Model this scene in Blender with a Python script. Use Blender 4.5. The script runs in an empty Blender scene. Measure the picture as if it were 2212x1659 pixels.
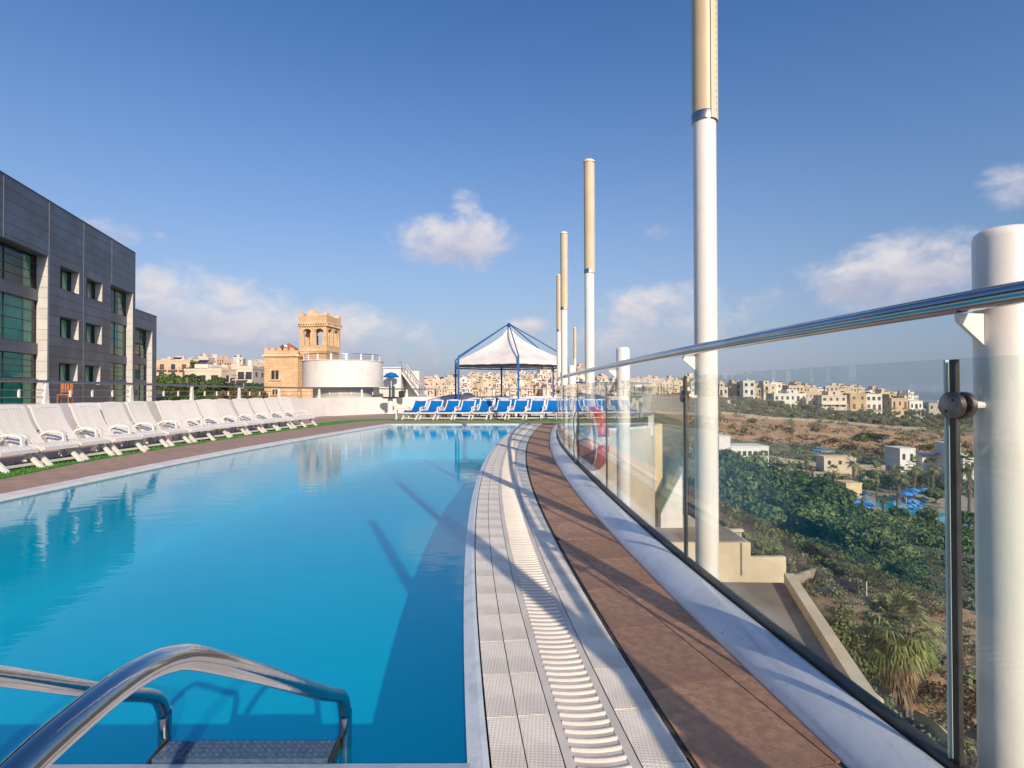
import bpy, bmesh, math, random
import numpy as np
from mathutils import Vector, Matrix, noise
from mathutils.geometry import tessellate_polygon
random.seed(7)
R = math.radians
S = bpy.context.scene
COL = S.collection

# ------------------------------------------------------------------ camera
CAMH = 1.12
cd = bpy.data.cameras.new('camera'); cam = bpy.data.objects.new('camera', cd); COL.objects.link(cam)
cam.location = (0, 0, CAMH)
CM = Matrix.Rotation(R(90.6), 3, 'X') @ Matrix.Rotation(R(-0.15), 3, 'Z')
cam.rotation_euler = CM.to_euler()
cd.sensor_width = 36; cd.lens = 36*1180/2212; cd.clip_start = 0.05; cd.clip_end = 60000
S.camera = cam

# ------------------------------------------------------------------ light, sky
SUN_EL = 27.0
SUN_DIR = Vector((-0.37, 0.93, -math.tan(R(SUN_EL)))).normalized()      # the way the light travels
sd = bpy.data.lights.new('sun', 'SUN'); so = bpy.data.objects.new('sun', sd); COL.objects.link(so)
sd.energy = 4.8; sd.angle = R(0.5); sd.color = (1.0, 0.83, 0.64)
so.rotation_euler = SUN_DIR.to_track_quat('-Z', 'Y').to_euler(); so.location = (20, -40, 40)
S.view_settings.view_transform = 'Standard'; S.view_settings.look = 'None'
S.view_settings.exposure = 0.0; S.view_settings.gamma = 1.0; S.view_settings.use_curve_mapping = False
S.cycles.max_bounces = 10; S.cycles.transparent_max_bounces = 24; S.cycles.glossy_bounces = 5
S.cycles.sample_clamp_indirect = 6; S.cycles.caustics_reflective = False; S.cycles.caustics_refractive = False
S.cycles.use_denoising = True

W = bpy.data.worlds.new('World'); S.world = W; W.use_nodes = True
class NT:
    """small node-tree writer"""
    def __init__(s, nt): s.t = nt; s.n = nt.nodes; s.l = nt.links
    def new(s, typ, **kw):
        n = s.n.new(typ)
        for k, v in kw.items():
            if hasattr(n, k): setattr(n, k, v)
        return n
    def link(s, a, b): s.l.new(a, b)
    def put(s, sock, v):
        if isinstance(v, bpy.types.NodeSocket): s.l.new(v, sock)
        elif v is not None: sock.default_value = v
    def math(s, op, a, b=None, c=None, clamp=False):
        n = s.n.new('ShaderNodeMath'); n.operation = op; n.use_clamp = clamp
        s.put(n.inputs[0], a); s.put(n.inputs[1], b)
        if c is not None: s.put(n.inputs[2], c)
        return n.outputs[0]
    def vmath(s, op, a, b=None):
        n = s.n.new('ShaderNodeVectorMath'); n.operation = op
        s.put(n.inputs[0], a); s.put(n.inputs[1], b)
        return n.outputs['Value'] if op in ('DOT_PRODUCT', 'LENGTH', 'DISTANCE') else n.outputs[0]
    def mix(s, f, a, b, blend='MIX'):
        n = s.n.new('ShaderNodeMix'); n.data_type = 'RGBA'; n.blend_type = blend
        s.put(n.inputs[0], f); s.put(n.inputs[6], a); s.put(n.inputs[7], b)
        return n.outputs[2]
    def ramp(s, f, stops):
        n = s.n.new('ShaderNodeValToRGB'); s.put(n.inputs[0], f)
        while len(n.color_ramp.elements) < len(stops): n.color_ramp.elements.new(0.5)
        for e, (p, c) in zip(n.color_ramp.elements, stops):
            e.position = p; e.color = (*c, 1) if len(c) == 3 else c
        return n.outputs[0]
    def noise(s, vec, scale, detail=4, rough=0.55, dist=0.0):
        n = s.n.new('ShaderNodeTexNoise'); s.put(n.inputs['Vector'], vec)
        n.inputs['Scale'].default_value = scale; n.inputs['Detail'].default_value = detail
        n.inputs['Roughness'].default_value = rough; n.inputs['Distortion'].default_value = dist
        return n.outputs['Fac']
    def smooth(s, x, lo, hi):
        n = s.n.new('ShaderNodeMapRange'); n.interpolation_type = 'SMOOTHSTEP'
        s.put(n.inputs[0], x); n.inputs[1].default_value = lo; n.inputs[2].default_value = hi
        return n.outputs[0]

def pxdir(px, py):
    return CM @ Vector(((px-1106)/1180, -(py-829.5)/1180, -1))
def build_world():
    w = NT(W.node_tree)
    for n in list(w.n): w.n.remove(n)
    out = w.new('ShaderNodeOutputWorld'); bg = w.new('ShaderNodeBackground')
    sky = w.new('ShaderNodeTexSky'); sky.sky_type = 'NISHITA'; sky.sun_disc = False
    sky.sun_elevation = R(SUN_EL)
    s = -SUN_DIR
    sky.sun_rotation = math.atan2(s.x, s.y)
    sky.altitude = 40; sky.air_density = 1.0; sky.dust_density = 1.3; sky.ozone_density = 3.0
    tc = w.new('ShaderNodeTexCoord'); d = tc.outputs['Generated']
    sep = w.new('ShaderNodeSeparateXYZ'); w.link(d, sep.inputs[0])
    el = sep.outputs['Z']
    hs = w.new('ShaderNodeHueSaturation'); hs.inputs['Saturation'].default_value = 1.24; hs.inputs['Value'].default_value = SKY_V
    w.link(sky.outputs[0], hs.inputs['Color'])
    skyc = w.mix(1.0, hs.outputs[0], (1.0, 0.955, 1.02, 1), 'MULTIPLY')
    # pale pinkish haze low over the horizon, all the way round
    hz = w.math('POWER', w.math('SUBTRACT', 1.0, w.math('MULTIPLY', w.math('ABSOLUTE', el), 1.5, clamp=True), clamp=True), 2.0)
    skyc = w.mix(w.math('MULTIPLY', hz, 0.93), skyc, w.mix(w.smooth(sep.outputs['X'], .2, .75), HAZE_C, HAZE_E))
    # cumulus: lumps at directions round the sky, broken by noise
    blobs = [  # centre px, half width, half height in displayed px, strength
        (985, 522, 108, 50, 1.0), (1005, 462, 30, 42, .8), (470, 700, 190, 80, 1.0), (330, 650, 110, 75, 1.0), (660, 725, 210, 62, .95), (430, 765, 220, 40, .6), (780, 745, 100, 34, .5),
        (500, 640, 34, 26, .9), (360, 600, 60, 30, .7), (235, 500, 46, 26, .8), (1935, 590, 145, 66, 1.15), (1830, 606, 60, 26, .5),
        (1420, 675, 110, 52, .9), (1560, 705, 80, 30, .5), (1665, 645, 60, 28, .7), (1745, 625, 22, 18, .5), (2195, 395, 55, 46, .7), (925, 760, 26, 26, .8), (900, 740, 24, 14, .5),
        (1135, 706, 44, 18, .8), (1430, 502, 54, 20, .35), (344, 508, 12, 8, .5), (1380, 730, 160, 34, .6)]
    rnd = random.Random(5)
    tot = None; low = None
    def add(cdir, hw, hh, st):
        nonlocal tot, low
        c = cdir.normalized(); e1 = Vector((c.y, -c.x, 0)).normalized(); e2 = e1.cross(c)
        if e2.z < 0: e2 = -e2
        dv = w.vmath('SUBTRACT', d, tuple(c))
        a = w.math('DIVIDE', w.vmath('DOT_PRODUCT', dv, tuple(e1)), hw)
        b = w.math('DIVIDE', w.vmath('DOT_PRODUCT', dv, tuple(e2)), hh)
        r2 = w.math('ADD', w.math('MULTIPLY', a, a), w.math('MULTIPLY', b, b))
        m = w.math('MULTIPLY', w.math('SUBTRACT', 1.0, r2, clamp=True), st)
        tot = m if tot is None else w.math('MAXIMUM', tot, m)
        lb = w.math('MULTIPLY', m, b)
        low = lb if low is None else w.math('ADD', low, lb)
    for x, y, hw, hh, st in blobs:
        v = pxdir(x, y); L = v.length
        add(v, 1.6*hw/1180/L, 1.6*hh/1180/L, st)
    for k in range(9):                       # the rest of the sky carries the same scattered clouds
        az = R(60 + k*27 + rnd.uniform(-8, 8)); e = R(rnd.uniform(5, 17))
        add(Vector((math.sin(az)*math.cos(e), math.cos(az)*math.cos(e), math.sin(e))), rnd.uniform(.07, .16), rnd.uniform(.03, .06), rnd.uniform(.6, 1))
    mp = w.new('ShaderNodeMapping'); w.link(d, mp.inputs[0]); mp.inputs['Scale'].default_value = (1, 1, 1.5)
    n1 = w.noise(mp.outputs[0], 13.0, 9, 0.62, 0.35)
    n2 = w.noise(mp.outputs[0], 55.0, 5, 0.6)
    dens = w.math('ADD', tot, w.math('MULTIPLY', w.math('SUBTRACT', n1, 0.5), 1.9))
    dens = w.math('ADD', dens, w.math('MULTIPLY', w.math('SUBTRACT', n2, 0.5), 0.35))
    cov = w.math('MULTIPLY', w.smooth(dens, 0.22, 1.15), w.smooth(tot, 0.0, 0.35))
    shade = w.math('ADD', w.math('ADD', 0.5, w.math('MULTIPLY', low, 1.3)), w.math('MULTIPLY', w.math('SUBTRACT', n1, 0.5), 1.6), clamp=True)
    cc = w.mix(shade, CLOUD_LO, CLOUD_HI)
    fin = w.mix(w.math('MULTIPLY', cov, 0.88), skyc, cc)
    # below the horizon: a dull ground tone
    fin = w.mix(w.smooth(el, -0.02, -0.10), fin, (1.2, 1.1, 0.95, 1))
    w.link(fin, bg.inputs[0]); bg.inputs[1].default_value = SKY_S
    w.link(bg.outputs[0], out.inputs[0])
    W.cycles.sampling_method = 'MANUAL'; W.cycles.sample_map_resolution = 512
SKY_S = 0.15; SKY_V = 1.0
HAZE_C = (2.75, 3.1, 3.9, 1); HAZE_E = (1.5, 2.05, 3.0, 1); CLOUD_LO = (3.3, 3.35, 4.2, 1); CLOUD_HI = (5.5, 5.15, 5.2, 1)
build_world()

# ------------------------------------------------------------------ pixel -> place
def G(px, py, z=0.0):
    d = pxdir(px, py); t = (z-CAMH)/d.z
    return Vector((d.x*t, d.y*t, z))
def D(px, py, dist):
    d = pxdir(px, py); t = dist/d.y
    return Vector((d.x*t, dist, CAMH+d.z*t))

# ------------------------------------------------------------------ tags and meshes
def tag(o, label=None, cat=None, group=None, kind=None):
    if label: o['label'] = label
    if cat: o['category'] = cat
    if group: o['group'] = group
    if kind: o['kind'] = kind
    return o
def link(name, me, mat=None, parent=None, loc=None, rz=0):
    o = bpy.data.objects.new(name, me); COL.objects.link(o)
    if mat is not None and me is not None and not me.materials:
        for m in (mat if isinstance(mat, (list, tuple)) else [mat]): me.materials.append(m)
    if parent: o.parent = parent
    if loc is not None: o.location = loc
    if rz: o.rotation_euler = (0, 0, rz)
    return o
def empty(name, loc, rz=0, **kw):
    o = link(name, None, None, None, loc, rz); o.empty_display_size = .1
    return tag(o, **kw)
def children(o): return [c for c in KIDS.get(o.name, [])]
KIDS = {}
class MB:
    def __init__(s): s.v = []; s.f = []; s.m = []
    def add(s, vs, fs, mi=0):
        b = len(s.v); s.v += [tuple(v) for v in vs]; s.f += [tuple(i+b for i in f) for f in fs]; s.m += [mi]*len(fs); return s
    def box(s, c, size, rz=0, mi=0, M=None):
        x, y, z = size[0]/2, size[1]/2, size[2]/2
        vs = [Vector((a, b, d)) for d in (-z, z) for b in (-y, y) for a in (-x, x)]
        if rz: m = Matrix.Rotation(rz, 3, 'Z'); vs = [m @ v for v in vs]
        if M is not None: vs = [M @ v for v in vs]
        c = Vector(c)
        return s.add([v+c for v in vs], [(0, 2, 3, 1), (4, 5, 7, 6), (0, 1, 5, 4), (2, 6, 7, 3), (0, 4, 6, 2), (1, 3, 7, 5)], mi)
    def b2(s, x0, x1, y0, y1, z0, z1, mi=0):
        return s.box(((x0+x1)/2, (y0+y1)/2, (z0+z1)/2), (abs(x1-x0), abs(y1-y0), abs(z1-z0)), 0, mi)
    def prism(s, poly, z0, z1, mi=0, bottom=True):
        n = len(poly); P = [Vector((p[0], p[1], 0)) for p in poly]
        tr = tessellate_polygon([P])
        area = sum(P[i].x*P[(i+1) % n].y-P[(i+1) % n].x*P[i].y for i in range(n))
        vs = [(p.x, p.y, z0) for p in P]+[(p.x, p.y, z1) for p in P]
        fs = []
        for t in tr:
            a, b, c = t
            cr = (P[b]-P[a]).cross(P[c]-P[a]).z
            if cr < 0: a, b, c = a, c, b
            fs.append((a+n, b+n, c+n))
            if bottom: fs.append((c, b, a))
        for i in range(n):
            j = (i+1) % n
            fs.append((i, j, j+n, i+n) if area > 0 else (j, i, i+n, j+n))
        return s.add(vs, fs, mi)
    def tube(s, pts, r, n=8, caps=True, mi=0):
        pts = [Vector(p) for p in pts]; rr = r if isinstance(r, (list, tuple)) else [r]*len(pts)
        b = len(s.v); up = None
        for i, p in enumerate(pts):
            t = (pts[min(i+1, len(pts)-1)]-pts[max(i-1, 0)]).normalized()
            if up is None: up = Vector((0, 0, 1)) if abs(t.z) < .9 else Vector((1, 0, 0))
            x = up.cross(t).normalized(); y = t.cross(x).normalized(); up = y
            for k in range(n):
                a = 2*math.pi*k/n
                s.v.append(tuple(p+(x*math.cos(a)+y*math.sin(a))*rr[i]))
        for i in range(len(pts)-1):
            for k in range(n):
                k2 = (k+1) % n
                s.f.append((b+i*n+k, b+i*n+k2, b+(i+1)*n+k2, b+(i+1)*n+k)); s.m.append(mi)
        if caps:
            s.f.append(tuple(b+k for k in reversed(range(n)))); s.m.append(mi)
            e = b+(len(pts)-1)*n; s.f.append(tuple(e+k for k in range(n))); s.m.append(mi)
        return s
    def lathe(s, prof, c=(0, 0, 0), n=20, mi=0, a0=0, a1=2*math.pi):
        b = len(s.v); full = abs(a1-a0-2*math.pi) < 1e-6; m = n if full else n+1
        for r, z in prof:
            for k in range(m):
                a = a0+(a1-a0)*k/n; s.v.append((c[0]+r*math.cos(a), c[1]+r*math.sin(a), c[2]+z))
        for i in range(len(prof)-1):
            for k in range(n):
                k2 = (k+1) % m
                s.f.append((b+i*m+k, b+i*m+k2, b+(i+1)*m+k2, b+(i+1)*m+k)); s.m.append(mi)
        return s
    def quad(s, a, b, c, d, mi=0): return s.add([a, b, c, d], [(0, 1, 2, 3)], mi)
    def mesh(s, name, smooth=False):
        me = bpy.data.meshes.new(name); me.from_pydata(s.v, [], s.f)
        if any(s.m): me.polygons.foreach_set('material_index', s.m)
        if smooth: me.polygons.foreach_set('use_smooth', [True]*len(s.f))
        me.update(); return me
    def build(s, name, mat, parent=None, smooth=False, loc=None, rz=0):
        me = s.mesh(name, smooth)
        for m in (mat if isinstance(mat, (list, tuple)) else [mat]): me.materials.append(m)
        return link(name, me, None, parent, loc, rz)
def autosmooth(o, ang=35):
    me = o.data
    me.polygons.foreach_set('use_smooth', [True]*len(me.polygons))
    me.set_sharp_from_angle(angle=R(ang)); return o
def copy_tree(o, parent=None):
    c = o.copy(); COL.objects.link(c); c.parent = parent
    for ch in list(o.children): copy_tree(ch, c)
    return c
def ring(points, n_per=1): return points

# ------------------------------------------------------------------ materials
MATS = {}
def mat(name, c, rough=.6, metal=0, c2=None, scale=3.0, detail=5, bump=0, bscale=None, rnd=0, spec=.5, extra=None, stretch=(1, 1, 1), contrast=(.35, .65)):
    m = bpy.data.materials.new(name); m.use_nodes = True; t = NT(m.node_tree)
    b = t.n['Principled BSDF']; b.inputs['Roughness'].default_value = rough; b.inputs['Metallic'].default_value = metal
    b.inputs['Specular IOR Level'].default_value = spec
    tc = t.new('ShaderNodeTexCoord'); mp = t.new('ShaderNodeMapping'); t.link(tc.outputs['Object'], mp.inputs[0])
    mp.inputs['Scale'].default_value = stretch
    vec = mp.outputs[0]; col = (*c, 1)
    if c2 is not None:
        nf = t.noise(vec, scale, detail)
        col = t.mix(t.smooth(nf, *contrast), (*c, 1), (*c2, 1))
    if rnd:
        oi = t.new('ShaderNodeObjectInfo')
        v = t.math('ADD', 1-rnd, t.math('MULTIPLY', oi.outputs['Random'], 2*rnd))
        cb = t.new('ShaderNodeCombineXYZ')
        for i in range(3): t.link(v, cb.inputs[i])
        col = t.mix(1.0, col, cb.outputs[0], 'MULTIPLY')
    if extra: col = extra(t, vec, col, b) or col
    t.put(b.inputs['Base Color'], col)
    if bump:
        bn = t.new('ShaderNodeBump'); bn.inputs['Strength'].default_value = bump; bn.inputs['Distance'].default_value = 0.01
        t.link(t.noise(vec, bscale or scale*6, 4), bn.inputs['Height']); t.link(bn.outputs[0], b.inputs['Normal'])
    MATS[name] = m
    return m
def two_sided_fresnel(t, ior, normal=None):
    """Schlick reflectance that is the same from both faces of a sheet"""
    g = t.new('ShaderNodeNewGeometry'); f0 = ((ior-1)/(ior+1))**2
    c = t.math('ABSOLUTE', t.vmath('DOT_PRODUCT', g.outputs['Incoming'], normal if normal is not None else g.outputs['Normal']))
    return t.math('ADD', f0, t.math('MULTIPLY', t.math('POWER', t.math('SUBTRACT', 1.0, c, clamp=True), 5.0), 1-f0))
def thin_glass(name, tint, refl=1.0, rough=0.0, ior=1.5, dirt=0):
    m = bpy.data.materials.new(name); m.use_nodes = True; t = NT(m.node_tree)
    t.n.remove(t.n['Principled BSDF']); out = t.n['Material Output']
    tr = t.new('ShaderNodeBsdfTransparent'); tr.inputs[0].default_value = (*tint, 1)
    gl = t.new('ShaderNodeBsdfGlossy'); gl.inputs['Roughness'].default_value = rough; gl.inputs[0].default_value = (1, 1, 1, 1)
    fr = two_sided_fresnel(t, ior)
    mx = t.new('ShaderNodeMixShader'); t.put(mx.inputs[0], t.math('MULTIPLY', fr, refl, clamp=True)); t.link(tr.outputs[0], mx.inputs[1]); t.link(gl.outputs[0], mx.inputs[2])
    res = mx.outputs[0]
    if dirt:
        tc = t.new('ShaderNodeTexCoord'); mp = t.new('ShaderNodeMapping'); t.link(tc.outputs['Object'], mp.inputs[0]); mp.inputs['Scale'].default_value = (6, 6, 1.2)
        f = t.math('MULTIPLY', t.smooth(t.noise(mp.outputs[0], 2.2, 6, .6), .35, .75), dirt)
        df = t.new('ShaderNodeBsdfDiffuse'); df.inputs[0].default_value = (.75, .80, .76, 1)
        m2 = t.new('ShaderNodeMixShader'); t.put(m2.inputs[0], f); t.link(res, m2.inputs[1]); t.link(df.outputs[0], m2.inputs[2]); res = m2.outputs[0]
    t.link(res, out.inputs[0]); MATS[name] = m
    return m

def dots(sc, depth, colk):
    """moulded anti-slip studs: a regular fine relief"""
    def f(t, vec, col, b):
        v = t.new('ShaderNodeTexVoronoi'); v.inputs['Scale'].default_value = sc; v.inputs['Randomness'].default_value = 0.0
        mp = t.new('ShaderNodeMapping'); t.link(vec, mp.inputs[0]); mp.inputs['Rotation'].default_value = (0, 0, R(4)); t.link(mp.outputs[0], v.inputs['Vector'])
        h = t.smooth(v.outputs['Distance'], 0.42, 0.22)
        bn = t.new('ShaderNodeBump'); bn.inputs['Strength'].default_value = depth; bn.inputs['Distance'].default_value = .004
        t.link(h, bn.inputs['Height']); t.link(bn.outputs[0], b.inputs['Normal'])
        n2 = t.noise(vec, 2.3, 5)
        c2 = t.mix(t.math('MULTIPLY', t.smooth(n2, .45, .8), .45), col, (.50, .42, .30, 1))
        n5 = t.noise(vec, .8, 4); c2 = t.mix(t.math('MULTIPLY', t.smooth(n5, .5, .75), .25), c2, (.58, .58, .54, 1))
        return t.mix(t.math('MULTIPLY', h, colk), t.mix(.12, c2, (.42, .37, .30, 1)), c2)
    return f
white_tile = mat('glazed white studded tile', (.90, .82, .69), .42, c2=(.76, .70, .60), scale=5, rnd=.05, extra=dots(78, .4, .55))
plain_white_tile = mat('white coping tile', (.76, .74, .69), .4, c2=(.66, .64, .58), scale=6, rnd=.05, bump=.15)
edge_mosaic = mat('pool edge grout', (.66, .71, .73), .35, c2=(.46, .52, .56), scale=9, contrast=(.45, .8), bump=.2)
def stainy(t, vec, col, b):
    n = t.noise(vec, 1.3, 6, .65, .6); n2 = t.noise(vec, 42, 3)
    col = t.mix(t.smooth(n, .38, .68), col, (.38, .20, .115, 1))
    col = t.mix(t.math('MULTIPLY', t.smooth(n2, .58, .72), .35), col, (.38, .24, .16, 1))
    n3 = t.noise(vec, 7.5, 6, .7, .8)
    col = t.mix(t.math('MULTIPLY', t.smooth(n3, .62, .78), .35), col, (.42, .36, .32, 1))
    return col
brown_tile = mat('reddish brown terrace tile', (.66, .35, .20), .62, c2=(.46, .235, .13), scale=22, rnd=.12, bump=.35, bscale=90, extra=stainy)
brown_tile_far = mat('sun faded brown terrace tile', (.40, .27, .20), .7, c2=(.33, .22, .165), scale=4, rnd=.06, bump=.2, bscale=50)
grout = mat('dark joint', (.035, .03, .028), .9, c2=(.08, .07, .06), scale=20)
plastic_grate = mat('white plastic grating', (.66, .61, .54), .5, c2=(.55, .51, .45), scale=3.0, rnd=.04)
channel = mat('gutter channel', (.60, .555, .50), .5, c2=(.46, .42, .37), scale=8)
def curbx(t, vec, col, b):
    n = t.noise(vec, 3.5, 6, .7, .5); n2 = t.noise(vec, 24, 5, .7)
    col = t.mix(t.math('MULTIPLY', t.smooth(n, .55, .75), .45), col, (.42, .40, .38, 1))
    mp = t.new('ShaderNodeMapping'); t.link(vec, mp.inputs[0]); mp.inputs['Scale'].default_value = (9, 1.1, 9)
    n4 = t.noise(mp.outputs[0], 1.5, 7, .7, .4)
    col = t.mix(t.math('MULTIPLY', t.smooth(n4, .54, .70), .55), col, (.50, .50, .55, 1))
    return t.mix(t.math('MULTIPLY', t.smooth(n2, .60, .72), .6), col, (.30, .26, .22, 1))
curb_paint = mat('white curb paint', (.83, .82, .82), .24, c2=(.74, .73, .73), scale=2, bump=.35, bscale=9, extra=curbx)
seal_dark = mat('dark glazing seal', (.035, .033, .030), .5, c2=(.06, .055, .05), scale=12)
def drips(t, vec, col, b):
    mp = t.new('ShaderNodeMapping'); t.link(vec, mp.inputs[0]); mp.inputs['Scale'].default_value = (14, 14, .9)
    n = t.noise(mp.outputs[0], 1.6, 6, .65, .3); n2 = t.noise(vec, 30, 4, .6)
    col = t.mix(t.math('MULTIPLY', t.smooth(n, .56, .74), .30), col, (.50, .45, .37, 1))
    return t.mix(t.math('MULTIPLY', t.smooth(n2, .68, .76), .5), col, (.38, .28, .18, 1))
white_paint = mat('white enamel paint', (.84, .80, .75), .32, c2=(.79, .75, .69), scale=1.6, bump=.12, bscale=22, extra=drips)
wall_white = mat('whitewashed wall', (.74, .72, .70), .8, c2=(.64, .61, .57), scale=1.3, bump=.3, bscale=40, contrast=(.4, .8), extra=drips)
wall_cream = mat('cream wall', (.62, .54, .42), .85, c2=(.52, .45, .35), scale=.6, bump=.3, bscale=15)
steel = mat('polished steel', (.62, .62, .63), .10, 1, c2=(.55, .55, .56), scale=6, bump=.05, bscale=30)
steel_dull = mat('brushed steel', (.48, .46, .44), .32, 1, c2=(.40, .38, .36), scale=30)
rail_steel = mat('weathered steel rail', (.50, .50, .51), .16, 1, c2=(.40, .40, .42), scale=3, stretch=(1, 1, 1), bump=.04, bscale=14)
steel_rust = mat('spotted steel clamp', (.30, .26, .24), .38, 1, c2=(.20, .13, .10), scale=26, bump=.2)
beige_lamp = mat('beige lamp housing', (.62, .50, .32), .45, c2=(.56, .44, .28), scale=2)
def holes(t, vec, col, b):
    s = t.new('ShaderNodeSeparateXYZ'); t.link(vec, s.inputs[0])
    return col
beige_strip = mat('cream lamp strip', (.70, .60, .45), .5, c2=(.64, .55, .41), scale=3)
black_mat = mat('black plastic', (.02, .02, .022), .5, c2=(.03, .03, .03), scale=10)
turf = mat('artificial turf', (.080, .26, .040), .9, c2=(.050, .18, .028), scale=30, bump=.6, bscale=260)
lounger_white = mat('white lounger plastic', (.70, .68, .64), .38, c2=(.70, .68, .64), scale=3, rnd=.03)
lounger_white_b = mat('white blue lounger frame', (.78, .77, .74), .38, c2=(.70, .69, .66), scale=3)
lounger_blue = mat('blue lounger mesh', (.0, .150, .46), .7, c2=(.0, .115, .40), scale=3, rnd=.1, spec=.2, bump=.2, bscale=200)
blue_paint = mat('blue painted steel', (.008, .12, .30), .35, c2=(.012, .09, .33), scale=4)
canvas = mat('white canvas', (.76, .74, .71), .85, c2=(.66, .64, .62), scale=1.8, bump=.2, bscale=12)
canvas.node_tree.nodes['Principled BSDF'].inputs['Transmission Weight'].default_value = 0
slate = mat('dark slate cladding', (.112, .138, .185), .42, c2=(.085, .09, .104), scale=.5, rnd=.10, metal=.15)
sunlit_clad = mat('sunlit reveal cladding', (.60, .585, .56), .5, c2=(.52, .51, .49), scale=.8, rnd=.03)  # sunlight on the window returns painted in as a paler cladding colour
seam_m = mat('aluminium seam', (.35, .35, .36), .35, .6, c2=(.30, .30, .31), scale=3)
room_dark = mat('dark room interior', (.06, .10, .10), .9, c2=(.03, .035, .035), scale=.6)
curtain = mat('pale green curtain', (.42, .58, .42), .9, c2=(.32, .46, .34), scale=2.0, stretch=(6, 6, .3))
blind_teal = mat('teal blind', (.07, .50, .44), .7, c2=(.05, .40, .37), scale=1)
frame_dark = mat('dark window frame', (.03, .045, .045), .45, .3, c2=(.04, .05, .05), scale=5)
pane_green = thin_glass('green window glass', (.52, .90, .80), .9, .02)
pane_glass = thin_glass('balustrade glass', (.935, .972, .958), .9, 0.0, 1.45, dirt=.035)
glass_edge = mat('bright glass edge', (.55, .72, .66), .12, c2=(.45, .62, .58), scale=4)
orange_wood = mat('orange wood', (.50, .17, .04), .6, c2=(.38, .12, .03), scale=8)
buoy_red = mat('lifebuoy red', (.62, .045, .03), .4, c2=(.48, .03, .04), scale=4)
buoy_orange = mat('lifebuoy orange', (.85, .20, .02), .45, c2=(.75, .28, .04), scale=5)
rope_m = mat('white rope', (.75, .72, .68), .8, c2=(.6, .58, .55), scale=30)
# ------------------------------------------------------------------ plan curves of the terrace
blk = [(1498.5, 1659), (1382, 1453), (1301, 1345), (1225, 1210), (1193.5, 1153), (1159.5, 1075.5), (1140, 1015), (1136.4, 978), (1141, 954), (1157, 929.7), (1176.5, 912.7)]
_p = np.array([[*G(x, y)[:2]] for x, y in blk])
_w = np.array([1]*9+[.8, .5])
BC = np.polyfit(_p[:, 1], _p[:, 0], 3, w=_w)
def Bx(y):
    if y < 1.2: return float(np.polyval(BC, 1.2)+(y-1.2)*np.polyval(np.polyder(BC), 1.2))
    return float(np.polyval(BC, y))
def Bn(y):
    s = float(np.polyval(np.polyder(BC), max(y, 1.2))); n = Vector((1, -s)); return n.normalized()
def OFF(y, o):
    n = Bn(y); return Vector((Bx(y)+n.x*o, y+n.y*o))
YEND = 17.3
TAIL = [(2.35, 18.6), (3.7, 19.3), (4.9, 20.4), (5.4, 22.2), (5.2, 24.6), (4.4, 26.8), (3.3, 28.6)]   # the terrace widens behind the pool end
def smooth_curve(pts, n=6):
    out = []; P = [pts[0]]+list(pts)+[pts[-1]]
    for i in range(1, len(P)-2):
        p0, p1, p2, p3 = [Vector(q) for q in P[i-1:i+3]]
        for k in range(n):
            t = k/n; out.append(.5*((2*p1)+(p2-p0)*t+(2*p0-5*p1+4*p2-p3)*t*t+(3*p1-p0-3*p2+p3)*t**3))
    out.append(Vector(P[-1])); return out
def offset_poly(pts, o):
    out = []
    for i, p in enumerate(pts):
        t = (pts[min(i+1, len(pts)-1)]-pts[max(i-1, 0)]).normalized(); n = Vector((t.y, -t.x)); out.append(p+n*o)
    return out
ys = [-4+k*.35 for k in range(int((YEND+4)/.35)+1)]
CI = [OFF(y, .45) for y in ys]                                            # curb inner foot, near part
CIfull = CI+smooth_curve([CI[-1]]+[Vector(t) for t in TAIL], 6)[1:]
def CO(o):
    out = []
    for p, q in zip(CIfull, offset_poly(CIfull, 1.0)):
        k = .95+.41*math.exp(-((p.y-6.6)/3.2)**2) if o > .04 else 1
        out.append(p+(q-p)*o*k)
    return out
def curve_at(pts, y):
    for a, b in zip(pts, pts[1:]):
        if a.y <= y <= b.y: t = (y-a.y)/(b.y-a.y); return a.lerp(b, t), (b-a).normalized()
    return pts[-1], (pts[-1]-pts[-2]).normalized()
def resample(pts, step):
    out = [pts[0].copy()]; acc = 0
    for a, b in zip(pts, pts[1:]):
        L = (b-a).length; 
        while acc+L >= step:
            t = (step-acc)/L; a = a.lerp(b, t); out.append(a.copy()); L = (b-a).length; acc = 0
        acc += L
    return out
WATER_Z = -0.035; POOL_Z = -1.15
near_y = G(1003, 1634).y
wr = [OFF(y, -.67) for y in [near_y+.0+k*.5 for k in range(60)] if y < 17.6]
POOL_FAR = 17.95
wl = [Vector((-5.32, near_y)), Vector((-5.34, 4.0)), Vector((-5.30, 6.0)), Vector((-5.22, 8.6)), Vector((-4.98, 11.2)), Vector((-4.62, 13.8)), Vector((-4.25, 16.2)), Vector((-3.95, POOL_FAR))]
wl = smooth_curve(wl, 4)
right_edge = [Vector((p.x, p.y)) for p in wr if p.y < POOL_FAR-.2]
right_edge.append(Vector((right_edge[-1].x+.07*(POOL_FAR-right_edge[-1].y)/.35, POOL_FAR)))
pool_poly = [Vector((right_edge[0].x, near_y))]+right_edge[1:]+list(reversed(wl))

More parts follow.
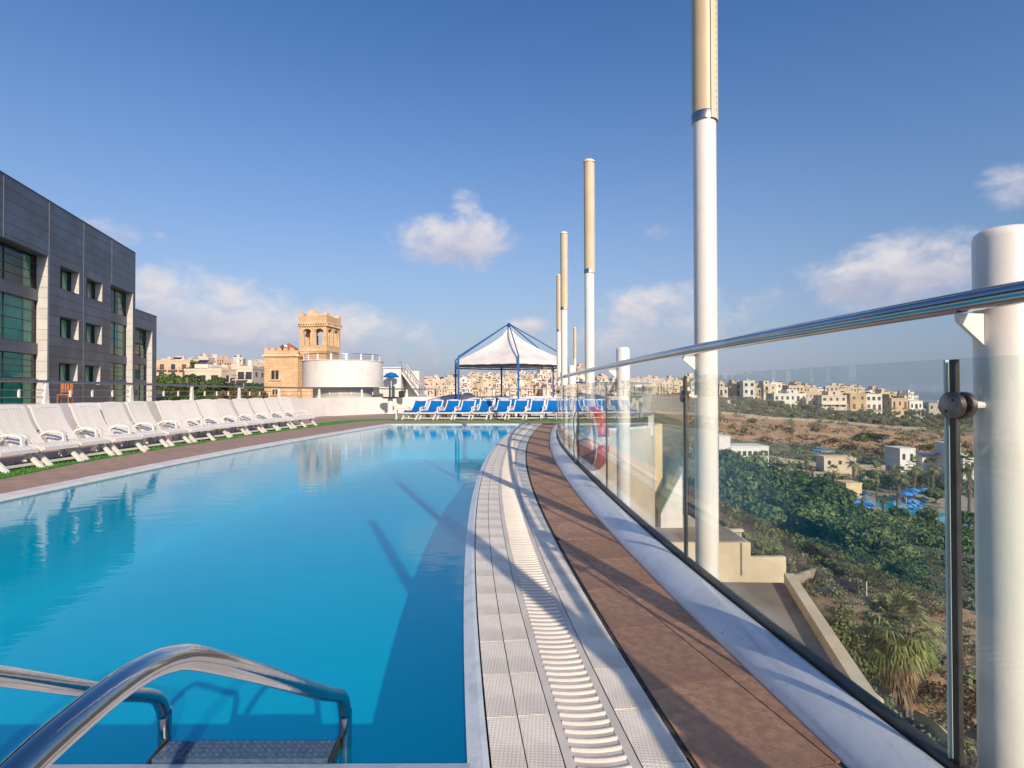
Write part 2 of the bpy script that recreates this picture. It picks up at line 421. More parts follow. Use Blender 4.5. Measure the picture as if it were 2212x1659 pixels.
# pool basin
bw = mat('pale blue pool tile', (.03, .84, .88), .5, c2=(.03, .79, .84), scale=.5)
m = MB(); n = len(pool_poly)
tr = tessellate_polygon([[Vector((p.x, p.y, 0)) for p in pool_poly]])
m.add([(p.x, p.y, POOL_Z) for p in pool_poly], [t for t in tr])
vs = [(p.x, p.y, POOL_Z) for p in pool_poly]+[(p.x, p.y, -.029) for p in pool_poly]
m.add(vs, [(i, (i+1) % n, (i+1) % n+n, i+n) for i in range(n)])
tag(m.build('pool_basin', bw), kind='structure')
# water
wm = bpy.data.materials.new('pool water'); wm.use_nodes = True; t = NT(wm.node_tree); t.n.remove(t.n['Principled BSDF'])
tr_ = t.new('ShaderNodeBsdfTransparent'); tr_.inputs[0].default_value = (.01, .715, .865, 1)
gl_ = t.new('ShaderNodeBsdfGlossy'); gl_.inputs['Roughness'].default_value = .015
bn_ = t.new('ShaderNodeBump'); bn_.inputs['Strength'].default_value = .15; bn_.inputs['Distance'].default_value = .012
tc_ = t.new('ShaderNodeTexCoord'); mp_ = t.new('ShaderNodeMapping'); t.link(tc_.outputs['Object'], mp_.inputs[0]); mp_.inputs['Scale'].default_value = (1.3, 2.4, 1)
hh = t.math('ADD', t.noise(mp_.outputs[0], 2.6, 3, .5), t.math('MULTIPLY', t.noise(mp_.outputs[0], 11, 3, .5), .22))
t.link(hh, bn_.inputs['Height']); t.link(bn_.outputs[0], gl_.inputs['Normal']); fr_ = two_sided_fresnel(t, 1.36, bn_.outputs[0])
mx_ = t.new('ShaderNodeMixShader'); t.put(mx_.inputs[0], fr_); df_ = t.new('ShaderNodeBsdfDiffuse'); df_.inputs[0].default_value = (0.0, .50, .74, 1); mb_ = t.new('ShaderNodeMixShader'); mb_.inputs[0].default_value = .17
t.link(tr_.outputs[0], mb_.inputs[1]); t.link(df_.outputs[0], mb_.inputs[2]); t.link(mb_.outputs[0], mx_.inputs[1]); t.link(gl_.outputs[0], mx_.inputs[2])
t.link(mx_.outputs[0], t.n['Material Output'].inputs[0])
m = MB(); tri = []
for a, b, c in tr:
    P = [Vector((pool_poly[i].x, pool_poly[i].y, 0)) for i in (a, b, c)]
    tri.append((a, b, c) if (P[1]-P[0]).cross(P[2]-P[0]).z > 0 else (a, c, b))
m.add([(p.x, p.y, WATER_Z) for p in pool_poly], tri)
tag(m.build('pool_water', wm), kind='structure')

# ------------------------------------------------------------------ terrace bed (dark joints between the tiles), as sheets at -8 mm
def ribbon(A, B, z, m=None):
    m = m or MB(); n = min(len(A), len(B))
    m.add([(p.x, p.y, z) for p in A[:n]]+[(p.x, p.y, z) for p in B[:n]], [(i, i+n, i+n+1, i+1) for i in range(n-1)]); return m
yr = [near_y+k*.35 for k in range(int((POOL_FAR-near_y)/.35)+1)]+[POOL_FAR]
bed = MB()
LW = [Vector(p) for p in [(-9.6, -6), (-9.6, 9), (-9.55, 14), (-9.35, 18), (-8.9, 21.5), (-7.9, 24.3), (-6.2, 26.6), (-4.0, 28.0), (-1.0, 28.7), (3.3, 28.9)]]
LWs = smooth_curve(LW, 6)
outer_ci = [p for p in CO(.05)]
deck_poly = [Vector((-9.6, -4))]+outer_ci+list(reversed([p for p in LWs if p.y > -4]))
holes_poly = pool_poly
P3 = [[Vector((p.x, p.y, 0)) for p in deck_poly], [Vector((p.x, p.y, 0)) for p in reversed(pool_poly)]]
tt = tessellate_polygon(P3); allp = [v for L in P3 for v in L]
bed.add([(p.x, p.y, -.028) for p in allp], [(a, b, c) if (allp[b]-allp[a]).cross(allp[c]-allp[a]).z > 0 else (a, c, b) for a, b, c in tt])
def bedx(t, vec, col, b):
    s = t.new('ShaderNodeSeparateXYZ'); t.link(vec, s.inputs[0])
    return t.mix(t.math('GREATER_THAN', s.outputs['Y'], 18.6), col, (.36, .27, .22, 1))
bedm = mat('terrace bed', (.035, .03, .028), .9, c2=(.08, .07, .06), scale=20, extra=bedx)
terrace = tag(bed.build('terrace_floor', bedm), kind='structure')

TILE_MAT_CACHE = {}
def clip(subject, convex):
    """Sutherland-Hodgman: subject polygon against a convex counter-clockwise polygon"""
    out = list(subject)
    for i in range(len(convex)):
        a, b = convex[i], convex[(i+1) % len(convex)]; e = b-a; inp = out; out = []
        if not inp: return []
        def side(p): return e.x*(p.y-a.y)-e.y*(p.x-a.x)
        for j, p in enumerate(inp):
            q = inp[j-1]; sp, sq = side(p), side(q)
            if (sp >= 0) != (sq >= 0): out.append(q.lerp(p, sq/(sq-sp)))
            if sp >= 0: out.append(p)
    res = []
    for p in out:
        if not res or (p-res[-1]).length > .003: res.append(p)
    if len(res) > 1 and (res[0]-res[-1]).length < .003: res.pop()
    return res
def area(P): return .5*sum(P[i].x*P[(i+1) % len(P)].y-P[(i+1) % len(P)].x*P[i].y for i in range(len(P)))
def put_tile(poly, mt, parent, z=0.0, name='tile', th=.03, jit=.0008):
    if len(poly) < 3 or abs(area(poly)) < .004: return
    c = sum((p for p in poly), Vector((0, 0)))/len(poly)
    m = MB(); m.prism([p-c for p in poly], -th, 0)
    m.build(name, mt, parent, loc=(c.x, c.y, z+random.uniform(-jit, jit)))
def tiles_in(region, size, ang, mt, parent, gap=.006, y0=-9, y1=99, org=(0, 0)):
    xs = [p.x for p in region]; yy = [p.y for p in region]; ca, sa = math.cos(ang), math.sin(ang)
    n = int(60/size)
    for i in range(-n, n):
        for j in range(-n, n):
            q = [Vector((org[0]+ca*a-sa*b, org[1]+sa*a+ca*b)) for a, b in ((i*size+gap/2, j*size+gap/2), ((i+1)*size-gap/2, j*size+gap/2), ((i+1)*size-gap/2, (j+1)*size-gap/2), (i*size+gap/2, (j+1)*size-gap/2))]
            qc = (q[0]+q[2])/2
            if qc.y < y0 or qc.y > y1 or qc.x < min(xs)-size or qc.x > max(xs)+size or qc.y < min(yy)-size or qc.y > max(yy)+size: continue
            put_tile(clip(region, q), mt, parent)
def row_tiles(Apts, Bpts, step, mt, parent, gap=.004, skew=0, name='tile', jit=.0008, n=None):
    """tiles between two offset lines given as functions of arc index"""
    for k in range(len(Apts)-1):
        a0, a1, b0, b1 = Apts[k], Apts[k+1], Bpts[k], Bpts[k+1]
        g = gap/2/max((a1-a0).length, .01)
        put_tile([b0.lerp(b1, g), b0.lerp(b1, 1-g), a0.lerp(a1, 1-g), a0.lerp(a1, g)][::-1] if area([a0, b0, b1, a1]) < 0 else [a0.lerp(a1, g), b0.lerp(b1, g), b0.lerp(b1, 1-g), a0.lerp(a1, 1-g)], mt, parent, name=name, jit=jit)

# white studded border on the right: edge lip, two rows, grating, one row
border = tag(link('white_tile_border', ribbon([OFF(y, -.60) for y in yr], [OFF(y, -.0) for y in yr], -.006).mesh('white_tile_border'), grout), kind='structure')
step = .278
yk = [near_y-.02+k*step for k in range(int((POOL_FAR+.0-near_y)/step)+1)]
yk_near = [near_y-.02-k*step for k in range(6, 0, -1)]
sk = lambda o: .02*(o+.6)
def line(o, lst=yk): return [OFF(y, o) for y in lst]
lip = MB()
A, B_, C_ = [OFF(y, -.672) for y in yr], [OFF(y, -.625) for y in yr], [OFF(y, -.607) for y in yr]
for (P, zp), (Q, zq) in (((A, -.06), (A, -.022)), ((A, -.022), (B_, -.004)), ((B_, -.004), (C_, -.002))):
    n = len(P); lip.add([(p.x, p.y, zp) for p in P]+[(q.x, q.y, zq) for q in Q], [(i, i+n, i+n+1, i+1) for i in range(n-1)])
tag(lip.build('pool_edge_lip', edge_mosaic), kind='structure')
ya = yk_near+yk
row_tiles(line(-.600, ya), line(-.497, ya), step, white_tile, border)
row_tiles(line(-.493, ya), line(-.385, ya), step, white_tile, border)
row_tiles(line(-.155, ya), line(-.012, ya), step, white_tile, border)
# gutter: channel sheet, two frame rails, cross bars
gut = tag(link('drainage_channel', ribbon([OFF(y, -.381) for y in [-1]+yr], [OFF(y, -.159) for y in [-1]+yr], -.0045).mesh('drainage_channel'), channel), kind='structure')
for (o0, o1) in ((-.381, -.350), (-.190, -.159)):
    m = MB(); P = [OFF(y, o0) for y in [-1]+yr]; Q = [OFF(y, o1) for y in [-1]+yr]; n = len(P)
    m.add([(p.x, p.y, -.001) for p in P]+[(q.x, q.y, -.001) for q in Q], [(i, i+n, i+n+1, i+1) for i in range(n-1)])
    inn = Q if o0 < -.3 else P
    m.add([(p.x, p.y, -.001) for p in inn]+[(p.x, p.y, -.005) for p in inn], [(i, i+n, i+n+1, i+1) for i in range(n-1)])
    m.build('grate_frame', plastic_grate, gut)
def bar_mb(at=None, rot=0):
    m = MB(); N = 5; w = .0085
    for sgn in (1,):
        pass
    prof = [(-w*1.15, -.005), (-w*.9, .001), (-w*.4, .0045), (w*.4, .0045), (w*.9, .001), (w*1.15, -.005)]
    vs = []
    for i in range(N+1):
        u = -1+2*i/N; bow = .012*(u*u)
        for a, z in prof: vs.append(Vector((u*.081, a+bow, z)))
    k = len(prof); fs = [(i*k+j, (i+1)*k+j, (i+1)*k+j+1, i*k+j+1) for i in range(N) for j in range(k-1)]
    return vs, [tuple(reversed(f)) for f in fs]
bv, bf = bar_mb(); mm = MB().add(bv, bf); barme = mm.mesh('grate_bar'); barme.materials.append(plastic_grate)
y = near_y-.35; cnt = 0; rest = MB(); BS = .0455
while y < POOL_FAR-.3:
    p = OFF(y, -.27); nn = Bn(y); ang = math.atan2(nn.y, nn.x)+R(-3)
    if cnt < 290:
        o = link('grate_bar', barme, None, gut, (p.x, p.y, -.001), ang)
        o.rotation_euler = (random.uniform(-.01, .01), 0, ang)
    else:
        M3 = Matrix.Rotation(ang, 3, 'Z'); rest.add([M3 @ v+Vector((p.x, p.y, -.001)) for v in bv], bf)
    cnt += 1; y += BS
tag(rest.build('far_grate_bars', plastic_grate, gut), kind='stuff')

# brown walk between the white border and the curb
walk = tag(link('brown_walk', ribbon([OFF(y, .0) for y in ys], [OFF(y, .46) for y in ys], -.006).mesh('brown_walk'), grout), kind='structure')
yw = [-.6+k*.3 for k in range(int((17.4+.6)/.3)+1)]
reg = [OFF(y, .012) for y in yw]+[OFF(y, .448) for y in reversed(yw)]; reg = reg[::-1] if area(reg) < 0 else reg
tiles_in(reg, .5, R(14), brown_tile, walk, gap=.006, y0=-.6, y1=17.6, org=(.484, 3.59))

# near coping of the pool: two rows of white tile along the near edge
nearb = tag(link('near_coping_bed', MB().quad((-5.32, near_y-.62, -.006), (OFF(near_y, -.67).x-.01, near_y-.62, -.006), (OFF(near_y, -.67).x-.01, near_y-.053, -.006), (-5.32, near_y-.053, -.006)).mesh('near_coping'), grout), kind='structure')
xr = OFF(near_y, -.67).x-.02
lp = MB(); lp.add([(-5.3, near_y-.001, -.06), (xr+.02, near_y-.001, -.06), (xr+.02, near_y-.001, -.020), (-5.3, near_y-.001, -.020), (xr+.02, near_y-.05, -.003), (-5.3, near_y-.05, -.003)], [(0, 3, 2, 1), (3, 5, 4, 2)])
lp.build('coping_lip', edge_mosaic, nearb)
for r0, r1 in ((.056, .20), (.205, .33), (.335, .60)):
    x = xr
    while x > -5.2:
        put_tile([Vector((x-.27, near_y-r1)), Vector((x-.004, near_y-r1)), Vector((x-.004, near_y-r0)), Vector((x-.27, near_y-r0))], plain_white_tile if r0 < .1 else white_tile, nearb); x -= .274

# left coping, brown strip, turf strip, back strip
left = wl
cop = offset_poly(left, -.27)        # outward is -x
if cop[0].x > left[0].x: cop = offset_poly(left, .27)
sgn = -1 if offset_poly(left, .1)[0].x > left[0].x else 1
def LO(o): return offset_poly(left, sgn*o)
lc = tag(link('left_coping_bed', ribbon(LO(.053), LO(.285), -.006).mesh('left_coping'), grout), kind='structure')
li = MB(); A, B_ = LO(0), LO(.05); n = len(A)
li.add([(p.x, p.y, -.06) for p in A]+[(p.x, p.y, -.018) for p in A]+[(p.x, p.y, -.002) for p in B_], [(i, i+1, i+1+n, i+n) for i in range(n-1)]+[(i+n, i+1+n, i+1+2*n, i+2*n) for i in range(n-1)])
li.build('coping_lip', plain_white_tile, lc)
def pairs(o0, o1, st):
    a = resample(left, st); 
    def off(o): return offset_poly(a, sgn*o)
    return off(o0), off(o1)
A, B_ = pairs(.055, .275, .30); row_tiles(A, B_, .3, plain_white_tile, lc)
# brown strip to the turf
turf_in = [G(x, y) for x, y in ((0, 1035), (169, 1001), (339, 972), (508, 946), (677, 922.6), (749, 913.8))]
turf_in = [Vector((-6.42, -4)), Vector((-6.45, 4.5))]+[Vector((p.x, p.y)) for p in turf_in]+[Vector((-5.1, 19.9)), Vector((-4.0, 19.95)), Vector((-1.5, 19.75)), Vector((1.2, 19.6)), Vector((3.0, 19.9))]
turf_in = smooth_curve(turf_in, 5)
s2 = -1 if offset_poly(turf_in, .1)[0].x > turf_in[0].x else 1
turf_out = offset_poly(turf_in, s2*.80)
mid = [p for p in turf_in if p.y > near_y and p.x < -4.9]
leftout = LO(.285)
reg = [p for p in leftout]+[Vector((p.x+.004, p.y)) for p in reversed([q for q in turf_in if q.y > near_y and (q.x < -5.2)])]
reg = reg[::-1] if area(reg) < 0 else reg
lbm = MB(); lbm.prism([Vector((p.x, p.y)) for p in reg], -.03, -.006, bottom=False)
lbo = tag(lbm.build('left_brown_walk', mat('left walk bed', (.12, .09, .075), .9, c2=(.16, .12, .1), scale=12)), kind='structure')
tiles_in(reg, .40, R(3), brown_tile_far, lbo, gap=.006)
# far strip between pool end and turf
fs_ = [Vector((-3.95, POOL_FAR+.29)), Vector((.35, POOL_FAR+.29)), Vector((1.0, 18.3)), Vector((1.3, 19.55))]+[p for p in reversed(turf_in) if p.x < 1.25 and p.y > 19.2]
m = MB(); m.prism(fs_, -.03, .0, bottom=False); tag(m.build('far_brown_walk', brown_tile_far), kind='structure')
fc = tag(link('far_coping_bed', MB().quad((-4.2, POOL_FAR+.002, -.006), (.6, POOL_FAR+.002, -.006), (.6, POOL_FAR+.28, -.006), (-4.2, POOL_FAR+.28, -.006)).mesh('fc'), grout), kind='structure')
x = -4.2
while x < .5:
    put_tile([Vector((x, POOL_FAR+.005)), Vector((x+.29, POOL_FAR+.005)), Vector((x+.29, POOL_FAR+.275)), Vector((x, POOL_FAR+.275))], plain_white_tile, fc); x += .294
tf = MB(); n = len(turf_in)
tf.add([(p.x, p.y, .010) for p in turf_in]+[(p.x, p.y, .010) for p in turf_out], [(i, i+1, i+1+n, i+n) for i in range(n-1)])
tf.add([(p.x, p.y, .010) for p in turf_in]+[(p.x, p.y, -.02) for p in turf_in], [(i, i+1, i+1+n, i+n) for i in range(n-1)])
tag(tf.build('turf_strip', turf), kind='structure')
# short plastic blades give the strip a ragged nap
rr = random.Random(3); bl = MB()
for k in range(9000):
    u = rr.random()**1.0*(n-1.001); i = int(u); 
    a = turf_in[i].lerp(turf_in[i+1], u-i); b = turf_out[i].lerp(turf_out[i+1], u-i)
    if a.y < 5: continue
    p = a.lerp(b, rr.random()); an = rr.random()*6.28; h = .018+rr.random()*.02; dx, dy = math.cos(an)*.012, math.sin(an)*.012
    bl.add([(p.x-dx, p.y-dy, .009), (p.x+dx, p.y+dy, .009), (p.x+rr.uniform(-.012, .012), p.y+rr.uniform(-.012, .012), .010+h)], [(0, 1, 2)])
tag(bl.build('turf_blades', turf), kind='stuff')
# back strip on the left up to the wall
reg = [Vector((p.x, p.y)) for p in turf_out if p.y > 5 and p.x < -5.0]
wl_in = [Vector((p.x+.14, p.y)) for p in LWs if 5 < p.y < 24]
reg2 = reg+list(reversed(wl_in)); reg2 = reg2[::-1] if area(reg2) < 0 else reg2
bk = tag(MB().prism(reg2, -.03, -.006, bottom=False).build('back_walk', MATS['left walk bed']), kind='structure')
tiles_in(reg2, .60, R(8), brown_tile_far, bk, gap=.008)

# ------------------------------------------------------------------ curb, balustrade
cprof = [(.0, -.01), (.004, .018), (.030, .050), (.075, .078), (.115, .092), (.150, .094), (.168, .088), (.172, .070), (.172, -.35)]
m = MB(); n = len(CIfull); b = 0
for o, z in cprof:
    m.v += [(p.x, p.y, z) for p in CO(max(o, .0401) if o > .03 else o)]
for i in range(len(cprof)-1):
    for k in range(n-1): m.f.append((i*n+k, (i+1)*n+k, (i+1)*n+k+1, i*n+k+1)); m.m.append(0)
curb = autosmooth(m.build('white_curb', curb_paint), 50)
tag(curb, 'curved white painted concrete curb running along the foot of the glass balustrade', 'curb')
m = MB(); a, b_ = CO(.173), CO(.215)
for P, z0, Q, z1 in ((a, -.2, a, .106), (a, .106, b_, .106), (b_, .106, b_, -.2)):
    m.add([(p.x, p.y, z0) for p in P]+[(p.x, p.y, z1) for p in Q], [(i, i+n, i+n+1, i+1) for i in range(n-1)])
tag(m.build('glazing_channel', seal_dark), 'dark metal channel gripping the bottom edge of the curved glass', 'channel')

GO = .19; RAILO = .20; POSTO = .335
post_y = [1.485, 3.37, 5.62, 7.75, 9.75, 11.3, 13.4, 15.4]
arc = CO(0)
def cum(pts):
    L = [0]
    for p, q in zip(pts, pts[1:]): L.append(L[-1]+(q-p).length)
    return L
GC = CO(GO); GL = cum(GC)
def at_s(pts, L, s):
    for i in range(len(L)-1):
        if L[i+1] >= s: t = (s-L[i])/(L[i+1]-L[i]); return pts[i].lerp(pts[i+1], t), (pts[i+1]-pts[i]).normalized()
    return pts[-1], (pts[-1]-pts[-2]).normalized()
def s_of_y(pts, L, y):
    for i in range(len(pts)-1):
        if pts[i].y <= y < pts[i+1].y: return L[i]+(y-pts[i].y)/(pts[i+1].y-pts[i].y)*(L[i+1]-L[i])
joint_s = [s_of_y(GC, GL, -.55)]+[s_of_y(GC, GL, v) for v in (1.498, 3.31, 5.55, 7.65, 9.65, 11.2, 13.3, 15.3)]
while joint_s[-1]+2.0 < GL[-1]: joint_s.append(joint_s[-1]+2.0)
ordn = ['at the right edge of the photo', 'in front of the nearest tall pole', 'before the second short post', 'just beyond the second short post', 'before the lifebuoy pole', 'beyond the lifebuoy pole', 'beyond the third short post', 'beyond the third tall pole']
where_glass = ['behind the near short post, running out of the photo', 'between the near short post and the nearest tall pole', 'between the nearest tall pole and the short post before the lifebuoy', 'between the second short post and the lifebuoy pole', 'right behind the lifebuoy pole', 'reaching the third tall pole', 'just beyond the third tall pole', 'reaching the fourth tall pole']
for k in range(len(joint_s)-1):
    s0, s1 = joint_s[k]+.012, joint_s[k+1]-.012
    N = 8; P = [at_s(GC, GL, s0+(s1-s0)*i/N)[0] for i in range(N+1)]
    Q = offset_poly(P, .010); m = MB(); zt, zb = 1.20, .10
    for z0, z1 in ((zb, zt),):
        m.add([(p.x, p.y, zb) for p in P]+[(p.x, p.y, zt) for p in P], [(i, i+1, i+N+2, i+N+1) for i in range(N)])
        m.add([(p.x, p.y, zb) for p in Q]+[(p.x, p.y, zt) for p in Q], [(i+1, i, i+N+1, i+N+2) for i in range(N)])
    lab = 'curved clear glass panel '+(where_glass[k] if k < len(where_glass) else 'at the far end beside the blue loungers')
    g = empty('glass_panel', (P[4].x, P[4].y, .1), label=lab, cat='glass panel', group='glass panels of the balustrade')
    def sub(name, mb, mt):
        o = mb.build(name, mt, g, smooth=(name == 'pane')); o.location = (-P[4].x, -P[4].y, -.1); return o
    sub('pane', m, pane_glass)
    e = MB()
    e.add([(p.x, p.y, zt) for p in P]+[(p.x, p.y, zt) for p in Q], [(i, i+1, i+N+2, i+N+1) for i in range(N)])
    sub('top_edge', e, glass_edge)
    for i, mt in ((0, glass_edge), (N, seal_dark)):
        e = MB(); a, b_ = P[i], Q[i]; d = (P[min(i+1, N)]-P[max(i-1, 0)]).normalized()*(.003 if i == 0 else .009)
        c = (a+b_)/2
        e.box((c.x, c.y, (zb+zt)/2), (.0125 if i == 0 else .014, 2*d.length, zt-zb-.002), math.atan2(d.y, d.x)-math.pi/2)
        sub('end_strip', e, mt)
# handrail
rp = CO(RAILO); rp3 = [Vector((p.x, p.y, 1.352)) for p in rp]
m = MB().tube(rp3, .028, 16); o = m.build('handrail', rail_steel, smooth=True)
hr = tag(o, 'curved round stainless steel handrail sweeping from the right edge to the gazebo', 'handrail')
m = MB(); q, tdir = curve_at(rp, 9.3); m.tube([Vector((*(q-tdir*.04), 1.352)), Vector((*(q+tdir*.04), 1.352))], .033, 14)
m.build('rail_sleeve', steel_dull, hr)

def collar(r0, r1, z0, z1, n=24): return [(r0, z0), (r1, z0), (r1, z1), (r0, z1)]
def make_post(p, tdir, tall, label, group):
    rz = math.atan2(tdir.y, tdir.x)-math.pi/2
    g = empty('lamp_mast' if tall else 'balustrade_post', (p.x, p.y, -.6), rz, label=label, cat='lamp mast' if tall else 'post', group=group)
    r = .069; top = (2.80 if tall else 1.555)+.6
    prof = [(0, 0), (r, 0), (r, top)] if tall else [(0, 0), (r, 0), (r, top-.03), (r*.93, top-.012), (r*.75, top-.002), (0, top)]
    autosmooth(MB().lathe(prof, n=28).build('pole', white_paint, g), 40)
    # triangular plate that carries the handrail
    rx = -(POSTO-RAILO); m = MB(); th = .006
    tri = [(-r*.8, 1.322+.6), (rx-.012, 1.322+.6), (rx-.008, 1.30+.6), (-r*.8, 1.225+.6)]
    vs = [(x, -th, z) for x, z in tri]+[(x, th, z) for x, z in tri]
    m.add(vs, [(0, 1, 2, 3), (7, 6, 5, 4), (0, 4, 5, 1), (1, 5, 6, 2), (2, 6, 7, 3), (3, 7, 4, 0)])
    m.build('rail_bracket', white_paint, g)
    for zc in (1.075, ):
        gx = -(POSTO-GO); cy = .004 if 1 < p.y < 2 else -.03
        a = MB().tube([(-r*.7, 0, zc+.6), (gx+.03, cy, zc+.6)], .010, 8); a.build('clamp_arm', white_paint, g)
        c = MB(); 
        for x0, x1, rr_ in ((gx-.022, gx-.002, .036), (gx+.012, gx+.030, .036)):
            c.tube([(x0, cy, zc+.6), (x0+.003, cy, zc+.6), (x1-.003, cy, zc+.6), (x1, cy, zc+.6)], [rr_*.86, rr_, rr_, rr_*.86], 24)
        c.tube([(gx-.004, cy, zc+.6), (gx+.014, cy, zc+.6)], .012, 12)
        cl = autosmooth(c.build('glass_clamp', steel_rust, g))
        for dy, dz in ((-.012, .014), (.008, -.016)):
            MB().tube([(gx-.0225, cy+dy, zc+.6+dz), (gx-.0235, cy+dy, zc+.6+dz)], .004, 8).build('clamp_screw', black_mat, cl)
    if tall:
        z = top
        autosmooth(MB().lathe([(r, -.03), (r+.008, -.03), (r+.008, .02), (r+.002, .03)], (0, 0, z), 24).build('collar', steel_dull, g))
        rh = .073; zh = 1.53
        autosmooth(MB().lathe([(rh, .0), (rh, zh)], (0, 0, z+.02), 20).build('lamp_housing', beige_lamp, g))
        # perforated cover strip wrapped round the pool side
        rs = .081; st = MB().lathe([(rh, -.06), (rs, -.06), (rs, zh-.03), (rh, zh-.03)], (0, 0, z+.03), 8, a0=R(-82), a1=R(-8))
        for aa in (R(-82), R(-8)):
            ca, sa = math.cos(aa), math.sin(aa)
            st.quad((rh*ca, rh*sa, z-.03), (rs*ca, rs*sa, z-.03), (rs*ca, rs*sa, z+zh), (rh*ca, rh*sa, z+zh))
        strip = autosmooth(st.build('perforated_strip', beige_strip, g))
        h = MB()
        for i in range(38):
            for aa in (R(-52),):
                zz = z+.02+i*.0395; ca, sa = math.cos(aa), math.sin(aa); c = Vector((rs*ca, rs*sa, zz)); nn = Vector((ca, sa, 0))
                h.tube([c-nn*.001, c+nn*.0012], .0035, 6)
        h.build('strip_holes', black_mat, strip)['kind'] = 'stuff'
        autosmooth(MB().lathe([(rh, 0), (rs+.002, 0), (rs+.002, .02), (rs*.8, .035), (0, .04)], (0, 0, z+.02+zh), 20).build('lamp_cap', white_paint, g))
    return g
labs = {0: ('thick short white post with domed top at the right edge, closest to camera', False), 1: ('nearest white mast with beige lamp, its top cut off by the photo', True),
        2: ('short round topped white post between the nearest tall mast and the lifebuoy mast', False), 3: ('second nearest tall white mast with beige lamp, the red lifebuoy hanging at it', True),
        4: ('small short white post under the end of the handrail, third short one from camera', False), 5: ('white mast with beige lamp, third nearest, standing by the gazebo corner', True),
        6: ('distant short white post mostly hidden behind the third mast', False), 7: ('slim distant white mast with beige lamp, left behind the third mast', True)}
for k, yv in enumerate(post_y):
    cc = CO(POSTO); p, td = curve_at(cc, yv); lab, tall = labs[k]
    if k in (5, 7): q_ = D((1219, 0, 1208)[k-5], 842, (11.3, 0, 15.5)[k-5]); p = Vector((q_.x, q_.y))
    make_post(p, td, tall, lab, 'tall lamp masts along the balustrade' if tall else 'short white balustrade posts')
for yv, tall, lab in ((-.62, True, 'white mast with beige lamp standing beside the camera, outside the photo'), (-2.75, False, 'short white post behind the camera, outside the photo')):
    p, td = curve_at(CO(POSTO), yv); make_post(p, td, tall, lab, 'tall lamp masts along the balustrade' if tall else 'short white balustrade posts')
pf = D(1242, 842, 28.6); make_post(Vector((pf.x, pf.y)), Vector((0, 1)), True, 'smallest farthest white mast with beige lamp, right of the gazebo', 'tall lamp masts along the balustrade')

# lifebuoy on the third mast, flat to the glass, in its clear cover
pm, td = curve_at(CO(POSTO-.02), 7.42)
bz = CAMH-(948-842)/1180*7.4
lbk = empty('lifebuoy', (pm.x, pm.y, bz), math.atan2(td.y, td.x)-math.pi/2+R(12), label='red and orange lifebuoy with white rope hanging behind the glass on the second tall mast', cat='lifebuoy')
def torus_seg(Rr, r, a0, a1, N=18, n=12, ax=.9):
    return [Vector((0, math.cos(a)*Rr, math.sin(a)*Rr)) for a in [a0+(a1-a0)*i/N for i in range(N+1)]]
segs = 4
for i in range(4):
    a0 = i*math.pi/2
    MB().tube(torus_seg(.33, .1, a0+.14, a0+math.pi/2-.14), .105, 14).build('foam_ring', buoy_red if i != 0 else buoy_orange, lbk, smooth=True)
    MB().tube(torus_seg(.33, .1, a0-.14, a0+.14, 6), .109, 14).build('ring_band', buoy_orange if i % 2 else rope_m, lbk, smooth=True)
pts = []
for i in range(49):
    a = 2*math.pi*i/48; k = abs(math.sin(2*a)); pts.append(Vector((-.10-.02*k, math.cos(a)*(.40+.08*k), math.sin(a)*(.40+.06*k))))
MB().tube(pts, .009, 6).build('grab_rope', rope_m, lbk, smooth=True)
MB().tube([(-.02, .0, .43), (-.03, .01, .62)], .008, 6).build('hanging_strap', rope_m, lbk)

# ------------------------------------------------------------------ pool ladder
def lad_profile(): return [(.40, -.02), (.40, .45), (.43, .58), (.50, .665), (.60, .70), (.72, .712), (.81, .708), (.88, .690), (.96, .652), (1.18, .513), (1.40, .368), (1.58, .25), (1.70, .178), (1.755, .135), (1.785, .07), (1.79, -.02), (1.79, -.95)]
lad = empty('pool_ladder', (-.84, near_y, 0), label='polished steel pool ladder with two curved handrails in the near left corner', cat='ladder')
ly = [Vector((0, d-near_y, z)) for d, z in lad_profile()]
ly = smooth_curve([Vector((p.y, p.z)) for p in ly], 4)
for x in (-.545+.84, -1.133+.84):
    MB().tube([Vector((x, q.x, q.y)) for q in ly], .0205, 18).build('handrail', steel, lad, smooth=True)
    m = MB().lathe([(.021, .03), (.04, .025), (.045, .0)], (x, .40-near_y, 0), 18); m.build('base_flange', steel, lad, smooth=True)
blue_tread = mat('blue grey tread', (.045, .085, .15), .45, c2=(.07, .12, .19), scale=60)
for i, zz in enumerate((-.012, -.32, -.62)):
    m = MB(); y0, y1 = 1.69-near_y, 1.775-near_y
    m.b2(-.27, .27, y0, y1, zz-.02, zz); tr_o = m.build('tread', blue_tread, lad)
    for x in (-.275, .275):
        mm = MB(); mm.add([(x, y0-.02, zz-.04), (x, y1+.01, zz-.04), (x, y1+.01, zz+.012), (x, y0-.02, zz-.01), (x*1.03, y0-.02, zz-.04), (x*1.03, y1+.01, zz-.04), (x*1.03, y1+.01, zz+.012), (x*1.03, y0-.02, zz-.01)],
                          [(0, 1, 2, 3), (7, 6, 5, 4), (0, 4, 5, 1), (1, 5, 6, 2), (2, 6, 7, 3), (3, 7, 4, 0)]); mm.build('tread_bracket', black_mat, tr_o)
    m2 = MB()
    for r_ in range(4):
        for c_ in range(24): m2.box((-.25+c_*.0217, y0+.02+r_*.02, zz+.002), (.008, .006, .004))
    m2.build('grip_studs', blue_tread, tr_o)['kind'] = 'stuff'
